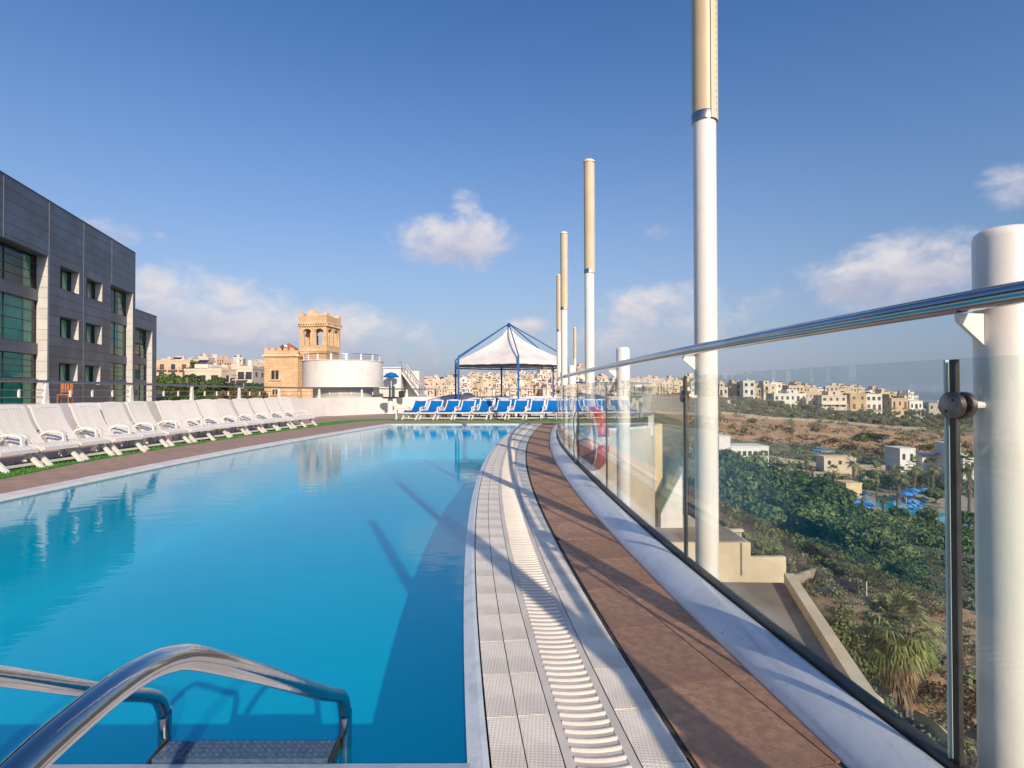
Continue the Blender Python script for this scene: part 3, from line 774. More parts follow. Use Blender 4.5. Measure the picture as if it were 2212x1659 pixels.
# ------------------------------------------------------------------ sun loungers
def bez_strip(path, w, th, y, m):
    """a slat following path (x,z) with width w across y"""
    n = len(path); vs = []
    for i, (x, z) in enumerate(path):
        a = path[max(i-1, 0)]; b = path[min(i+1, n-1)]; dx, dz = b[0]-a[0], b[1]-a[1]; L = math.hypot(dx, dz); nx, nz = -dz/L*th, dx/L*th
        vs += [(x, y-w/2, z), (x, y+w/2, z), (x-nx, y+w/2, z-nz), (x-nx, y-w/2, z-nz)]
    fs = [(0, 1, 2, 3)]
    for i in range(n-1):
        b = i*4
        for k in range(4): fs.append((b+k, b+4+k, b+4+(k+1) % 4, b+(k+1) % 4))
    fs.append(tuple((n-1)*4+k for k in (3, 2, 1, 0)))
    return m.add(vs, fs)
def back_path(ang_z, n=6, h=.62, run=.36, x0=1.08, z0=.30):
    out = []
    for i in range(n+1):
        t = i/n; out.append((x0+run*t**.85*1.0+.03*math.sin(t*3.14), z0+h*t))
    x, z = out[-1]; out.append((x+.05, z+.035)); return out
def legs(m_fn, parent, mt, x0, x1):
    pass
def leg_mesh(x, y, lean, h=.30, w=.075):
    m = MB(); pts = [(x-lean, y, .0), (x-lean, y, .03), (x, y, h)]
    vs = []
    for (px_, py_, pz), s in zip(pts, (.85, 1.0, .75)):
        vs += [(px_-w/2*s, py_-.022, pz), (px_+w/2*s, py_-.022, pz), (px_+w/2*s, py_+.022, pz), (px_-w/2*s, py_+.022, pz)]
    fs = [(3, 2, 1, 0)]
    for i in range(2):
        b = i*4
        for k in range(4): fs.append((b+k, b+(k+1) % 4, b+4+(k+1) % 4, b+4+k))
    fs.append((8, 9, 10, 11))
    m.add(vs, fs); return m
def make_lounger(blue=False):
    fm = lounger_white_b if blue else lounger_white
    root = empty('sun_lounger', (0, 0, 0))
    Wd = .30 if blue else .285
    x0, run, h = (.50, .40, .40) if blue else (.50, .36, .56)
    bp = back_path(0, h=h, run=run, x0=x0)
    seat = [(-.03, .27), (.04, .315), (.20, .335), (.38, .32), (x0, .30)]
    for s in (-1, 1):
        bez_strip([(-.04, .26), (.03, .312), (.20, .332), (.40, .312), (x0+.05, .29), (x0+.34, .27)], .04, .055, s*Wd, MB()).build('side_rail', fm, root)
        bez_strip(bp, .042, .035, s*(Wd-.045), MB()).build('back_rail', fm, root)
        leg_mesh(.20, s*(Wd-.025), .30, w=.085).build('leg', fm, root); leg_mesh(x0+.24, s*(Wd-.005), -.12).build('leg', fm, root)
        m = MB(); bez_strip([(x0+.13, .31), (x0+.10, .42), (x0-.02, .465), (x0-.20, .46), (x0-.26, .44), (x0-.27, .32)], .045, .03, s*(Wd+.01), m); m.build('armrest', fm, root)
    m = MB(); m.b2(-.045, .0, -Wd, Wd, .235, .285); m.build('foot_bar', fm, root)
    m = MB(); m.b2(.02, .05, -Wd, Wd, .05, .085); m.build('leg_stretcher', fm, root)
    hx, hz = bp[-1]
    # rounded head end
    m = MB(); vs = []; N = 10
    for i in range(N+1):
        y = -(Wd-.03)+2*(Wd-.03)*i/N; k = abs(2*i/N-1)**4; vs += [(hx-.06, y, hz-.05-.03*k), (hx-.035, y, hz-.055-.03*k), (hx+.012-.04*k, y, hz+.008-.05*k), (hx-.013-.04*k, y, hz+.012-.05*k)]
    fs = [(3, 2, 1, 0), tuple(N*4+q for q in range(4))]
    for i in range(N):
        for q in range(4): fs.append((i*4+q, i*4+(q+1) % 4, (i+1)*4+(q+1) % 4, (i+1)*4+q))
    m.add(vs, fs); m.build('head_bar', fm, root)
    for y in (-.20, .20):
        MB().tube([(bp[3][0]+.02, y, bp[3][1]-.02), (x0+.42, y, .27)], .014, 6).build('back_prop', fm, root)
    if blue:
        bez_strip(bp, 2*Wd-.13, .012, 0, MB()).build('back_sling', lounger_blue, root)
        bez_strip([(x, z+.012) for x, z in seat], 2*Wd-.05, .012, 0, MB()).build('seat_sling', lounger_blue, root)
    else:
        ns = 9; sp = (2*Wd-.13)/ns
        for k in range(ns):
            bez_strip(bp, sp-.012, .016, -(Wd-.065)+sp*(k+.5), MB()).build('back_slat', fm, root)
        for k in range(7):
            bez_strip(seat, (2*Wd-.06)/7-.012, .016, -(Wd-.03)+(2*Wd-.06)/7*(k+.5), MB()).build('seat_slat', fm, root)
    return root
proto = make_lounger()
adj = ['mostly outside the left edge', 'half cut off by it']
ordw = ['third', 'fourth', 'fifth', 'sixth', 'seventh', 'eighth', 'ninth', 'tenth', 'eleventh', 'twelfth', 'thirteenth']
rl = random.Random(11)
for i, k in enumerate(range(-2, 12)):
    o = proto if i == 0 else copy_tree(proto)
    x = -6.90+.0066*max(0, k)**1.85; y = 9.06+.715*k
    o.location = (x+rl.uniform(-.05, .05), y+rl.uniform(-.035, .035), .0); o.rotation_euler = (0, 0, R(180-6+rl.uniform(-4, 4)-max(k, 0)*.8))
    if i < 2: lab = 'white slatted sun lounger, leftmost of the row, '+adj[i] if i == 0 else 'white slatted sun lounger, second from the left edge and half cut off by it'
    elif i < 12: lab = f'white slatted sun lounger, {ordw[i-2]} from the left edge in the row along the pool'
    elif i == 12: lab = 'white slatted sun lounger, last but one at the far end of the row'
    else: lab = 'white slatted sun lounger ending the row at its far end'
    tag(o, lab, 'sun lounger', 'white sun loungers along the left wall')
pb = make_lounger(True)
front = [(895.7, 0), (932, 0), (969.6, 0), (1006, 0), (1043.6, 0), (1083, 0), (1120.7, 0), (1158, 0), (1192, 0), (1243, 0), (1285, 0)]
ofr = ['leftmost', 'second from left', 'third from left, left of the gazebo posts', 'fourth from left, beside the left gazebo posts', 'fifth from left', 'sixth from left, under the gazebo centre', 'seventh from left, by the front gazebo post', 'eighth from left', 'ninth from left, beside the third mast', 'seen through the glass left of the lifebuoy', 'seen through the glass behind the lifebuoy']
for i, (px, _) in enumerate(front):
    o = pb if i == 0 else copy_tree(pb)
    p = D(px-6, 842, 20.7); o.location = (p.x, 20.35+rl.uniform(-.05, .05), 0.0); o.rotation_euler = (0, 0, R(76+rl.uniform(-3, 3)))
    tag(o, 'white and blue mesh sun lounger, front row, '+ofr[i], 'sun lounger', 'blue and white sun loungers at the pool end')
orr = ['left end, beside the left gazebo posts', 'second from its left end', 'third from its left end', 'in the middle, behind the rear gazebo post', 'third from its right end', 'second from its right end', 'right end, beside the third mast', 'seen through the glass beyond the lifebuoy']
for i, px in enumerate((1014, 1044, 1072, 1100, 1130, 1160, 1190, 1262)):
    o = copy_tree(pb); p = D(px, 842, 22.9); o.location = (p.x, 22.7+rl.uniform(-.1, .1), 0); o.rotation_euler = (0, 0, R(80+rl.uniform(-4, 4)))
    o.scale = (1, 1, 1.05)
    tag(o, 'white and blue mesh sun lounger, rear row, '+orr[i], 'sun lounger', 'blue and white sun loungers at the pool end')
# low side table at the left end of the blue loungers
tp = D(870, 842, 20.6)
tb = empty('side_table', (tp.x, 20.6, 0), R(8), label='low white plastic side table left of the blue loungers', cat='table')
MB().box((0, 0, .40), (.58, .50, .035)).build('table_top', lounger_white, tb)
for sx in (-1, 1):
    for sy in (-1, 1): MB().tube([(sx*.24, sy*.2, 0), (sx*.21, sy*.17, .385)], [.03, .022], 8).build('leg', lounger_white, tb)
# pedestal bin with dark top and wall speaker by the end of the left wall
bp_ = G(843, 893)
bn_o = empty('ashtray_stand', (bp_.x*.985, bp_.y*.985, 0), label='white pedestal stand with dark rimmed top against the white wall left of the blue loungers', cat='stand')
autosmooth(MB().lathe([(0, 0), (.26, 0), (.26, .03), (.12, .07), (.12, .70), (.14, .72), (0, .72)], n=18).build('pedestal', white_paint, bn_o))
autosmooth(MB().lathe([(.0, .721), (.36, .721), (.38, .75), (.38, .78), (.30, .80), (0, .79)], n=20).build('dish', black_mat, bn_o))

# ------------------------------------------------------------------ gazebo
gc = Vector((-.13, 24.0)); fv = Vector((.145, -.99)); gr = 2.63
def rot2(v, a): c, s = math.cos(a), math.sin(a); return Vector((c*v.x-s*v.y, s*v.x+c*v.y))
shaded_blue = mat('shaded blue beam', (.012, .035, .085), .4, c2=(.01, .03, .07), scale=4)  # shade below the canvas put into a darker blue for the beams
gz = empty('gazebo', (gc.x, gc.y, 0), label='hexagonal blue steel gazebo with white canvas roof behind the blue loungers', cat='gazebo')
hexv = [rot2(fv, R(60*k))*gr for k in range(6)]
EAVE = 2.37; APEX = 3.98
for k, v in enumerate(hexv):
    MB().b2(v.x-.038, v.x+.038, v.y-.038, v.y+.038, 0, EAVE+.10).build('post', blue_paint, gz)
    MB().tube([(v.x, v.y, EAVE+.12), (v.x*.03, v.y*.03, APEX)], .026, 6).build('rafter', blue_paint, gz)
    w = hexv[(k+1) % 6]; d = (w-v).normalized()*.04
    MB().tube([(v.x+d.x, v.y+d.y, EAVE-.27), (w.x-d.x, w.y-d.y, EAVE-.27)], .030, 6).build('frame_beam', shaded_blue, gz)
MB().lathe([(0, APEX-.09), (.09, APEX-.07), (.10, APEX), (.05, APEX+.07), (0, APEX+.1)], n=10).build('finial', blue_paint, gz, smooth=True)
NR = 8
for k in range(6):                       # canvas gores, sagging between apex and eaves
    v, w = hexv[k]*.985, hexv[(k+1) % 6]*.985; m = MB(); grid = []
    for i in range(NR+1):
        t = i/NR; zz = (APEX-.16)+(EAVE-.02-(APEX-.16))*(t**.70); row = []
        for j in range(7):
            s = j/6; p = (v*(1-s)+w*s)*(.02+.98*t); sag = .10*math.sin(math.pi*s)*math.sin(math.pi*min(t*1.1, 1))
            row.append((p.x, p.y, zz-sag-.03*math.sin(math.pi*s)*t))
        grid.append(row)
    vs = [p for r_ in grid for p in r_]; fs = [(i*7+j, (i+1)*7+j, (i+1)*7+j+1, i*7+j+1) for i in range(NR) for j in range(6)]
    m.add(vs, fs); cg = m.build('canvas_gore', canvas, gz, smooth=True)
    m = MB(); n_ = 13; vs = []
    for j in range(n_):
        s = j/(n_-1); p = (v*(1-s)+w*s); dz = .03*math.sin(math.pi*s)
        vs += [(p.x, p.y, EAVE-.02-dz), (p.x*1.004, p.y*1.004, EAVE-.23+.018*abs(math.sin(s*math.pi*4)))]
    m.add(vs, [(2*j, 2*j+1, 2*j+3, 2*j+2) for j in range(n_-1)]); m.build('valance', canvas, cg)
    for s in (.2, .5, .8):
        p = (v*(1-s)+w*s)*.93; l = MB().lathe([(0, .045), (.035, .03), (.045, 0), (.03, -.035), (0, -.045)], (p.x, p.y, EAVE-.05), 10)
        l.build('lamp_globe', white_paint, gz, smooth=True)

# ------------------------------------------------------------------ white wall and steel rail along the left and back
def wall_strip(pts, th, z0, ztop, m=None):
    m = m or MB(); n = len(pts); a = pts; b = offset_poly(pts, -th) if offset_poly(pts, -th)[0].x < pts[0].x else offset_poly(pts, th)
    zt = [ztop(i) if callable(ztop) else ztop for i in range(n)]
    m.add([(p.x, p.y, z0) for p in a]+[(p.x, p.y, z) for p, z in zip(a, zt)]+[(p.x, p.y, z) for p, z in zip(b, zt)]+[(p.x, p.y, z0) for p in b],
          [(i+k*n, i+1+k*n, i+1+(k+1)*n, i+(k+1)*n) for k in range(3) for i in range(n-1)])
    for e in (0, n-1): m.f.append((e, e+n, e+2*n, e+3*n) if e else (e+3*n, e+2*n, e+n, e)); m.m.append(0)
    return m
def wtop(i):
    y = LWs[i].y; t = min(max((y-8)/18, 0), 1); return .875*(1-t)+.775*t
wall = tag(wall_strip(LWs, .20, -.6, wtop).build('terrace_wall', wall_white), 'low whitewashed wall curving round the left and far side of the terrace', 'wall')
CAPm = MB(); 
def railz(y): t = min(max((y-8)/20, 0), 1); return 1.345*(1-t)+1.165*t
wc = offset_poly(LWs, -.10) if offset_poly(LWs, -.10)[0].x < LWs[0].x else offset_poly(LWs, .10)
fence = empty('steel_railing', (wc[0].x, wc[0].y, .8), label='steel tube railing with white stub posts on top of the white wall', cat='railing')
def fsub(name, mb, mt, sm=False):
    o = mb.build(name, mt, fence, sm); o.location = (-wc[0].x, -wc[0].y, -.8); return o
fsub('top_rail', MB().tube([(p.x, p.y, railz(p.y)) for p in wc], .028, 8), steel_dull, True)
def wz(y): t = min(max((y-8)/18, 0), 1); return .875*(1-t)+.775*t
for f0 in (.30, .62):
    fsub('middle_rail', MB().tube([(p.x, p.y, wz(p.y)+(railz(p.y)-wz(p.y))*f0) for p in wc if p.y < 27.0], .010, 6), steel_dull, True)
wcr = resample(wc, .62)
for i, p in enumerate(wcr):
    q = wcr[min(i+1, len(wcr)-1)]; o_ = wcr[max(i-1, 0)]; d = (q-o_).normalized(); a = math.atan2(d.y, d.x); z0 = wz(p.y); z1 = railz(p.y)
    if p.y < 4: continue
    if i % 4 == 0:
        m = MB(); w = .065
        m.add([Matrix.Rotation(a, 3, 'Z') @ Vector(v)+Vector((p.x, p.y, 0)) for v in
               [(-w, -.03, z0), (w*.9, -.03, z0), (w*.5, -.03, z1-.10), (w*.5, -.03, z1-.03), (-w*.35, -.03, z1-.03), (-w*.6, -.03, z1-.12),
                (-w, .03, z0), (w*.9, .03, z0), (w*.5, .03, z1-.10), (w*.5, .03, z1-.03), (-w*.35, .03, z1-.03), (-w*.6, .03, z1-.12)]],
              [(0, 1, 2, 3, 4, 5), (11, 10, 9, 8, 7, 6)]+[(k, k+6, (k+1) % 6+6, (k+1) % 6) for k in range(6)])
        fsub('stub_post', m, white_paint)
    elif p.y < 27:
        fsub('rail_clip', MB().box((p.x, p.y, z0+(z1-z0)*.46), (.035, .03, (z1-z0)*.36), a), white_paint)
# rail of thin dark posts round the right rear
bp2 = [Vector((3.3, 28.9)), Vector((4.7, 27.0)), Vector((5.5, 24.6)), Vector((5.7, 22.2)), Vector((5.2, 20.2))]
sw = tag(wall_strip(smooth_curve(bp2, 5), .18, -.6, .12).build('rear_kerb', wall_white), 'low white upstand round the right rear corner of the terrace', 'kerb')
# pale canvas covers and white planters behind the blue loungers
for k, (px, w, h, lab) in enumerate([(930, 1.3, .62, 'low white box planter behind the second blue lounger'), (1160, 1.9, .66, 'long low white bench box behind the blue loungers near the masts')]):
    p = D(px, 842, 26.6); m = MB(); m.b2(-w/2, w/2, -.25, .25, 0, h-.05); m.b2(-w/2-.03, w/2+.03, -.28, .28, h-.048, h)
    o = m.build('planter_box' if k == 0 else 'storage_box', wall_white, None); o.location = (p.x, 26.6, 0); tag(o, lab, 'box')
p = D(985, 842, 26.2)
m = MB(); N = 10; vs = []
for j in range(N+1):
    s = j/N; x = -1.6+3.2*s; zt = .92-.35*abs(2*s-1)**1.5
    vs += [(x, -.55, .06), (x, -.30, zt*.8), (x, 0, zt), (x, .3, zt*.8), (x, .55, .06)]
m.add(vs, [(j*5+k, (j+1)*5+k, (j+1)*5+k+1, j*5+k+1) for j in range(N) for k in range(4)])
grey_tarp = mat('pale grey tarpaulin', (.46, .47, .52), .7, c2=(.38, .39, .44), scale=2, bump=.3, bscale=9)
o = m.build('covered_stack', grey_tarp, smooth=True); o.location = (p.x, 26.2, 0); tag(o, 'pale grey tarpaulin over stacked furniture behind the blue loungers, left of the gazebo', 'tarpaulin')
p = D(1010, 842, 25.9)   # white towel heap
m = MB().lathe([(0, 1.0), (.18, .97), (.33, .85), (.36, .7), (.34, 0)], n=14); o = autosmooth(m.build('towel_bin', lounger_white)); o.location = (p.x, 25.9, 0); tag(o, 'white rounded towel bin standing behind the blue loungers beside the left gazebo posts', 'bin')
sp = D(861, 860, 24.9)
o = MB().box((0, 0, 0), (.28, .2, .32)).build('wall_speaker', black_mat); o.location = (-5.36, 26.55, .92)
bm_ = bmesh.new(); bm_.from_mesh(o.data); bmesh.ops.bevel(bm_, geom=bm_.edges[:], offset=.03, segments=2, affect='EDGES'); bm_.to_mesh(o.data); bm_.free()
tag(o, 'small black loudspeaker on the white wall, above the pedestal stand', 'speaker')

# ------------------------------------------------------------------ slate clad hotel wing on the left
HO = Vector((-30.0, 37.0, 0)); he = Vector((-.264, .9645, 0)); hn = Vector((.9645, .264, 0))
def F(u, w, z): return HO+he*u+hn*w+Vector((0, 0, z))
def fu(px, py, w=0):
    d = pxdir(px, py); o = Vector((0, 0, CAMH)); P = HO+hn*w; t = (P-o).dot(hn)/d.dot(hn); q = o+d*t
    return (q-HO).dot(he), q.z
htl = empty('hotel_wing', (HO.x, HO.y, -12), math.atan2(he.y, he.x), label='dark slate clad modern hotel wing with green tinted windows on the left', cat='building')
# local frame of the hotel: x along the facade (u), y outward = -w
def hsub(name, mb, mt, parent=None, sm=False):
    return mb.build(name, mt, parent or htl, sm)
ZB = -12.0; TOPZ = fu(147, 457.5)[1]; TOPZ = .5*(fu(2, 373)[1]+fu(288, 543)[1])
U1 = fu(292, 600)[0]; ULOW = fu(338, 760)[0]; TOPL = fu(338, 684)[1]
uw = lambda px: fu(px, 700)[0]
wins = []   # (u0,u1,z0,z1,depth,kind)
DP = .42
def addw(px0, px1, yt, yb, kind):
    u0, zt = fu(px0, yt); u1, zb = fu(px1, yb); wins.append([u0, u1, zb, zt, kind])
addw(130, 171, 573, 637, 's'); addw(187, 221, 599, 653.6, 's')
addw(129, 170, 681.6, 736, 's'); addw(185, 220, 695.6, 745.6, 's')
addw(127, 167.6, 782.6, 830, 's'); addw(183, 216.6, 787.7, 831.7, 's')
ub0 = -22.0; ub1, zbt = fu(104, 553); ZG = -3.0
ub2, zb2t = fu(239, 613); ub3 = uw(287)
openings = [(w_[0], w_[1], w_[2], w_[3]) for w_ in wins]+[(ub0, ub1, ZG, zbt), (ub2, ub3, ZG, zb2t)]
rows = []; zz = TOPZ; RH = .655
while zz > -1.6: rows.append((zz-RH, zz)); zz -= RH
seams = [-24.0, -15.5, uw(6), uw(105), uw(180), uw(241), U1]
def loc(u, w, z): return (u, -w, z-ZB)
def hb(u0, u1, w0, w1, z0, z1, m=None):
    m = m or MB(); return m.b2(u0, u1, -w0, -w1, z0-ZB, z1-ZB)
# structural body behind the cladding
body = hb(-24, U1, -.46, -14, ZB, TOPZ-.02); body = MB()
hb(-24.0, U1, -2.6, -14, ZB, TOPZ-.03, body)                       # core, behind the rooms
hb(-24.0, U1, -.06, -2.55, TOPZ-.25, TOPZ-.03, body)               # roof slab
hb(-24.0, U1, -.06, -2.55, ZB, ZG-.1, body)
hsub('core', body, room_dark)
def cell_boxes(u0, u1, z0, z1):
    """panel cell minus the openings"""
    segs = [(u0, u1, z0, z1)]
    for (a, b, c, d) in openings:
        new = []
        for (p, q, r_, s) in segs:
            if b <= p or a >= q or d <= r_ or c >= s: new.append((p, q, r_, s)); continue
            if a > p: new.append((p, a, r_, s))
            if b < q: new.append((b, q, r_, s))
            pp, qq = max(p, a), min(q, b)
            if d < s: new.append((pp, qq, d, s))
            if c > r_: new.append((pp, qq, r_, c))
        segs = new
    return [s for s in segs if s[1]-s[0] > .05 and s[3]-s[2] > .05]
for i in range(len(seams)-1):
    for z0, z1 in rows:
        for (a, b, c, d) in cell_boxes(seams[i]+.012, seams[i+1]-.012, z0+.014, z1-.004):
            hsub('cladding_panel', hb(a, b, 0, -.05, c, d), slate)
# backing right behind the panels, with the same openings
bk_ = MB()
for i in range(len(seams)-1):
    for (a, b, c, d) in cell_boxes(seams[i], seams[i+1], -2.2, TOPZ-.04): hb(a, b, -.055, -.10, c, d, bk_)
hsub('backing_wall', bk_, grout)
for s in seams[1:-1]:
    lo = [w_ for w_ in openings if w_[0] < s < w_[1]]
    hsub('seam_strip', hb(s-.02, s+.02, .012, -.03, max([w_[3] for w_ in lo]+[-2]), TOPZ), seam_m)
    b_ = [w_ for w_ in openings if abs(w_[1]-s) < .2 and w_[1]-w_[0] > 3]
hsub('parapet_cap', hb(-24, U1+.02, .03, -.6, TOPZ+.002, TOPZ+.05), slate)
hsub('end_wall', hb(U1+.003, U1+.06, -.0, -14, ZB, TOPZ), slate)
def window(u0, u1, z0, z1, w, nv, nh, kind, parent_name='window'):
    """glazing set back by w: frame bars, glass, curtains"""
    fr = MB(); t_ = .045
    for i in range(nv+1):
        u = u0+(u1-u0)*i/nv; hb(max(u-t_/2, u0), min(u+t_/2, u1), -w+.04, -w-.04, z0, z1, fr)
    for i in range(nh+1):
        z = z0+(z1-z0)*i/nh; hb(u0, u1, -w+.03, -w-.03, max(z-t_/2, z0), min(z+t_/2, z1), fr)
    o = hsub('window', fr, frame_dark)
    for i in range(nv):
        a, b = u0+(u1-u0)*i/nv, u0+(u1-u0)*(i+1)/nv
        hsub('pane', MB().quad(loc(a, -w, z0), loc(b, -w, z0), loc(b, -w, z1), loc(a, -w, z1)), pane_green, o)
    if kind == 's':
        cs = [(u0+.15*(u1-u0), u0+.42*(u1-u0), curtain), (u1-.30*(u1-u0), u1-.06, curtain)]
    elif kind == 'b':
        cs = [(u1-.9, u1-.1, curtain)]
    else:
        cs = [(u0+.2, u1-.15, blind_teal), (u1-1.0, u1-.12, curtain)]
    for k_, (a, b, mt_) in enumerate(cs):
        m = MB(); n_ = max(6, int((b-a)/.07)); ww = w+.22-.06*k_; vs = []
        for j in range(n_+1):
            u = a+(b-a)*j/n_; vs += [loc(u, -ww-.03*(j % 2), z0+.05), loc(u, -ww-.03*(j % 2), z1-.05)]
        m.add(vs, [(2*j, 2*j+2, 2*j+3, 2*j+1) for j in range(n_)]); hsub('curtain' if mt_ is curtain else 'blind', m, mt_, o)
    bkm = MB(); hb(u0-.1, u1+.1, -w-.5, -w-.55, z0-.1, z1+.1, bkm); hsub('room_back', bkm, room_dark, o)
    return o
def reveal(u0, u1, z0, z1, w, pale_right=True):
    m = MB(); hb(u1-.002, u1+.03, -.055, -w, z0, z1, m)
    nseg = max(1, int((z1-z0)/.66)); 
    for i in range(nseg):
        a, b = z0+(z1-z0)*i/nseg, z0+(z1-z0)*(i+1)/nseg
        hsub('reveal_panel', hb(u1-.035, u1-.003, .0, -w, a+.006, b-.006), sunlit_clad)
    mm = MB(); hb(u0+.001, u0+.03, .0, -w, z0, z1, mm); hb(u0+.03, u1-.036, -.052, -w, z1-.03, z1-.001, mm); hb(u0+.03, u1-.036, .02, -w, z0+.001, z0+.03, mm); hsub('reveal', mm, slate)
for (u0, u1, z0, z1, k) in wins:
    reveal(u0, u1, z0, z1, .55); window(u0+.03, u1-.04, z0+.03, z1-.03, .50, 2, 1, 's')
# tall recessed bays
def bay(u0, u1, ztop, bands, w, nv):
    nseg = max(1, int((ztop-ZG)/.66))
    for i in range(nseg):
        a, b = ZG+(ztop-ZG)*i/nseg, ZG+(ztop-ZG)*(i+1)/nseg
        hsub('reveal_panel', hb(u1-.035, u1-.003, .0, -w-.05, a+.008, b-.008), sunlit_clad)
    hsub('soffit', hb(u0, u1-.04, -.055, -w-.1, ztop-.05, ztop-.002), slate)
    prev = ztop-.05
    for (zt, zb, kind) in bands:
        if prev-zt > .1: hsub('spandrel', hb(u0, u1-.04, -w+.12, -w-.05, zt+.01, prev-.01), slate)
        window(u0+.01, u1-.05, zb, zt, w, nv, 4 if kind == 'b' else 4, kind); prev = zb
    hsub('spandrel', hb(u0, u1-.04, -w+.12, -w-.05, ZG, prev-.01), slate)
z_at = lambda px, py, w=0: fu(px, py, -w)[1]
bw_ = .62
bandsA = [(zbt-.06, z_at(86, 628, bw_), 'b'), (z_at(86, 653, bw_), z_at(86, 743, bw_), 'c'), (z_at(86, 767, bw_), z_at(86, 818, bw_), 'c'), (z_at(86, 826, bw_), z_at(86, 826, bw_)-2.0, 'c')]
bay(ub0, ub1, zbt, bandsA, bw_, 6)
bw_ = .55
bandsB = [(zb2t-.06, z_at(272, 685, bw_), 'b'), (z_at(272, 704, bw_), z_at(272, 771, bw_), 'c'), (z_at(272, 787, bw_), z_at(272, 822, bw_), 'c'), (z_at(272, 829, bw_), z_at(272, 829, bw_)-2, 'c')]
bay(ub2, ub3, zb2t, bandsB, bw_, 2)
# lower block beyond
UL0, UL1 = U1+.063, ULOW
lowb = MB(); hb(UL0, UL1, -.8, -12, ZB, TOPL-.03, lowb); hsub('low_core', lowb, slate)
uA, uB = fu(293, 720)[0], fu(329, 720)[0]; zA = fu(318, 712)[1]
openings = [(UL0, uB, ZG, zA)]
zz = TOPL
while zz > -1.6:
    for (a, b, c, d) in cell_boxes(UL0, UL1, zz-RH+.014, zz-.004): hsub('cladding_panel', hb(a, b, 0, -.05, c, d), slate)
    zz -= RH
hb_l = MB()
for (a, b, c, d) in cell_boxes(UL0, UL1, -2, TOPL-.03): hb(a, b, -.055, -.78, c, d, hb_l)
hsub('backing_wall', hb_l, grout)
bay(UL0+.02, uB, zA, [(zA-.06, z_at(318, 745, .55), 'b'), (z_at(318, 747, .55), z_at(318, 775, .55), 'c'), (z_at(318, 789, .55), z_at(318, 822, .55), 'c'), (z_at(318, 829, .55), z_at(318, 829, .55)-2, 'c')], .55, 3)
hsub('parapet_cap', hb(UL0, UL1+.02, .03, -.5, TOPL+.002, TOPL+.05), slate)
e2 = MB(); hb(UL1+.1, UL1+3.0, -1.6, -12, ZB, fu(347, 712)[1], e2); hsub('rear_block', e2, slate)
# orange folding chair on the ledge in front of the hotel
pc = D(140, 858, 27); ch = empty('wooden_chair', (pc.x, pc.y, pc.z-.35), R(20), label='orange wooden slatted chair in front of the dark hotel facade', cat='chair')
for sx in (-.22, .22):
    MB().tube([(sx, .2, 0), (sx*1.05, .25, 1.15)], .025, 6).build('back_leg', orange_wood, ch)
    MB().tube([(sx, -.22, 0), (sx, -.2, .46)], .025, 6).build('leg', orange_wood, ch)
for k in range(4): MB().box((-.165+.11*k, .235, .85), (.07, .02, .52)).build('back_slat', orange_wood, ch)
MB().box((0, 0, .47), (.5, .46, .04)).build('seat', orange_wood, ch)
m = MB(); q = D(140, 858, 27); m.b2(q.x-5, q.x+4, 26.2, 28.4, -12, q.z-.35); tag(m.build('flat_roof_ledge', wall_cream), 'flat roofed low annexe between the terrace wall and the dark hotel', 'building')

# ------------------------------------------------------------------ limestone villa with belvedere tower
def stonex(t, vec, col, b):
    br = t.new('ShaderNodeTexBrick'); mp = t.new('ShaderNodeMapping'); t.link(vec, mp.inputs[0]); mp.inputs['Rotation'].default_value = (R(90), 0, 0)
    # block coursing from height and horizontal run
    s = t.new('ShaderNodeSeparateXYZ'); t.link(vec, s.inputs[0]); cb = t.new('ShaderNodeCombineXYZ')
    t.link(t.math('ADD', s.outputs['X'], s.outputs['Y']), cb.inputs[0]); t.link(s.outputs['Z'], cb.inputs[1]); t.link(cb.outputs[0], br.inputs['Vector'])
    br.inputs['Scale'].default_value = 1.0; br.inputs['Brick Width'].default_value = .7; br.inputs['Row Height'].default_value = .34; br.inputs['Mortar Size'].default_value = .02
    br.inputs['Color1'].default_value = (1, 1, 1, 1); br.inputs['Color2'].default_value = (.86, .84, .80, 1); br.inputs['Mortar'].default_value = (.62, .56, .48, 1)
    return t.mix(1.0, col, br.outputs[0], 'MULTIPLY')
lime = mat('honey limestone blocks', (.76, .54, .34), .85, c2=(.66, .44, .26), scale=.5, extra=stonex, bump=.2, bscale=8)
lime_trim = mat('carved limestone trim', (.78, .60, .40), .85, c2=(.60, .43, .24), scale=.8, bump=.2, bscale=10)
red_roof = mat('red tiled roof', (.44, .13, .09), .8, c2=(.36, .10, .07), scale=2, bump=.3)
dark_open = mat('dark opening', (.03, .03, .032), .9, c2=(.045, .04, .04), scale=2)
VD = 74.0
def VX(px, d=VD): return D(px, 800, d).x
def VZ(py, d=VD): return D(650, py, d).z
vil = empty('villa', (VX(640), VD, -10), label='honey coloured limestone villa with an open belvedere tower and small red roof', cat='building')
def vs_(name, mb, mt, parent=None, sm=False):
    o = mb.build(name, mt, parent or vil, sm)
    if not parent: o.location = (-VX(640), -VD, 10)
    return o
x0, x1, x2 = VX(571), VX(643), VX(682, 77)
zt = VZ(752.5); zc = VZ(770)
vs_('west_block', MB().b2(x0, x1, VD, VD+12, -10, zc-.004), lime)
vs_('east_block', MB().b2(x1+.01, x2+1.2, VD+1.6, VD+12, -10, VZ(776)), lime)
vs_('cornice', MB().b2(x0-.25, x1+.25, VD-.25, VD+12.2, zc, zc+.28), lime_trim)
vs_('parapet', MB().b2(x0, x1, VD, VD+.35, zc+.284, zt-.25).b2(x0, x0+.35, VD+.354, VD+12, zc+.284, zt-.25), lime)
xx = x0
while xx < x1-.5:
    vs_('merlon', MB().b2(xx, xx+.52, VD, VD+.35, zt-.248, zt+.08), lime); xx += .86
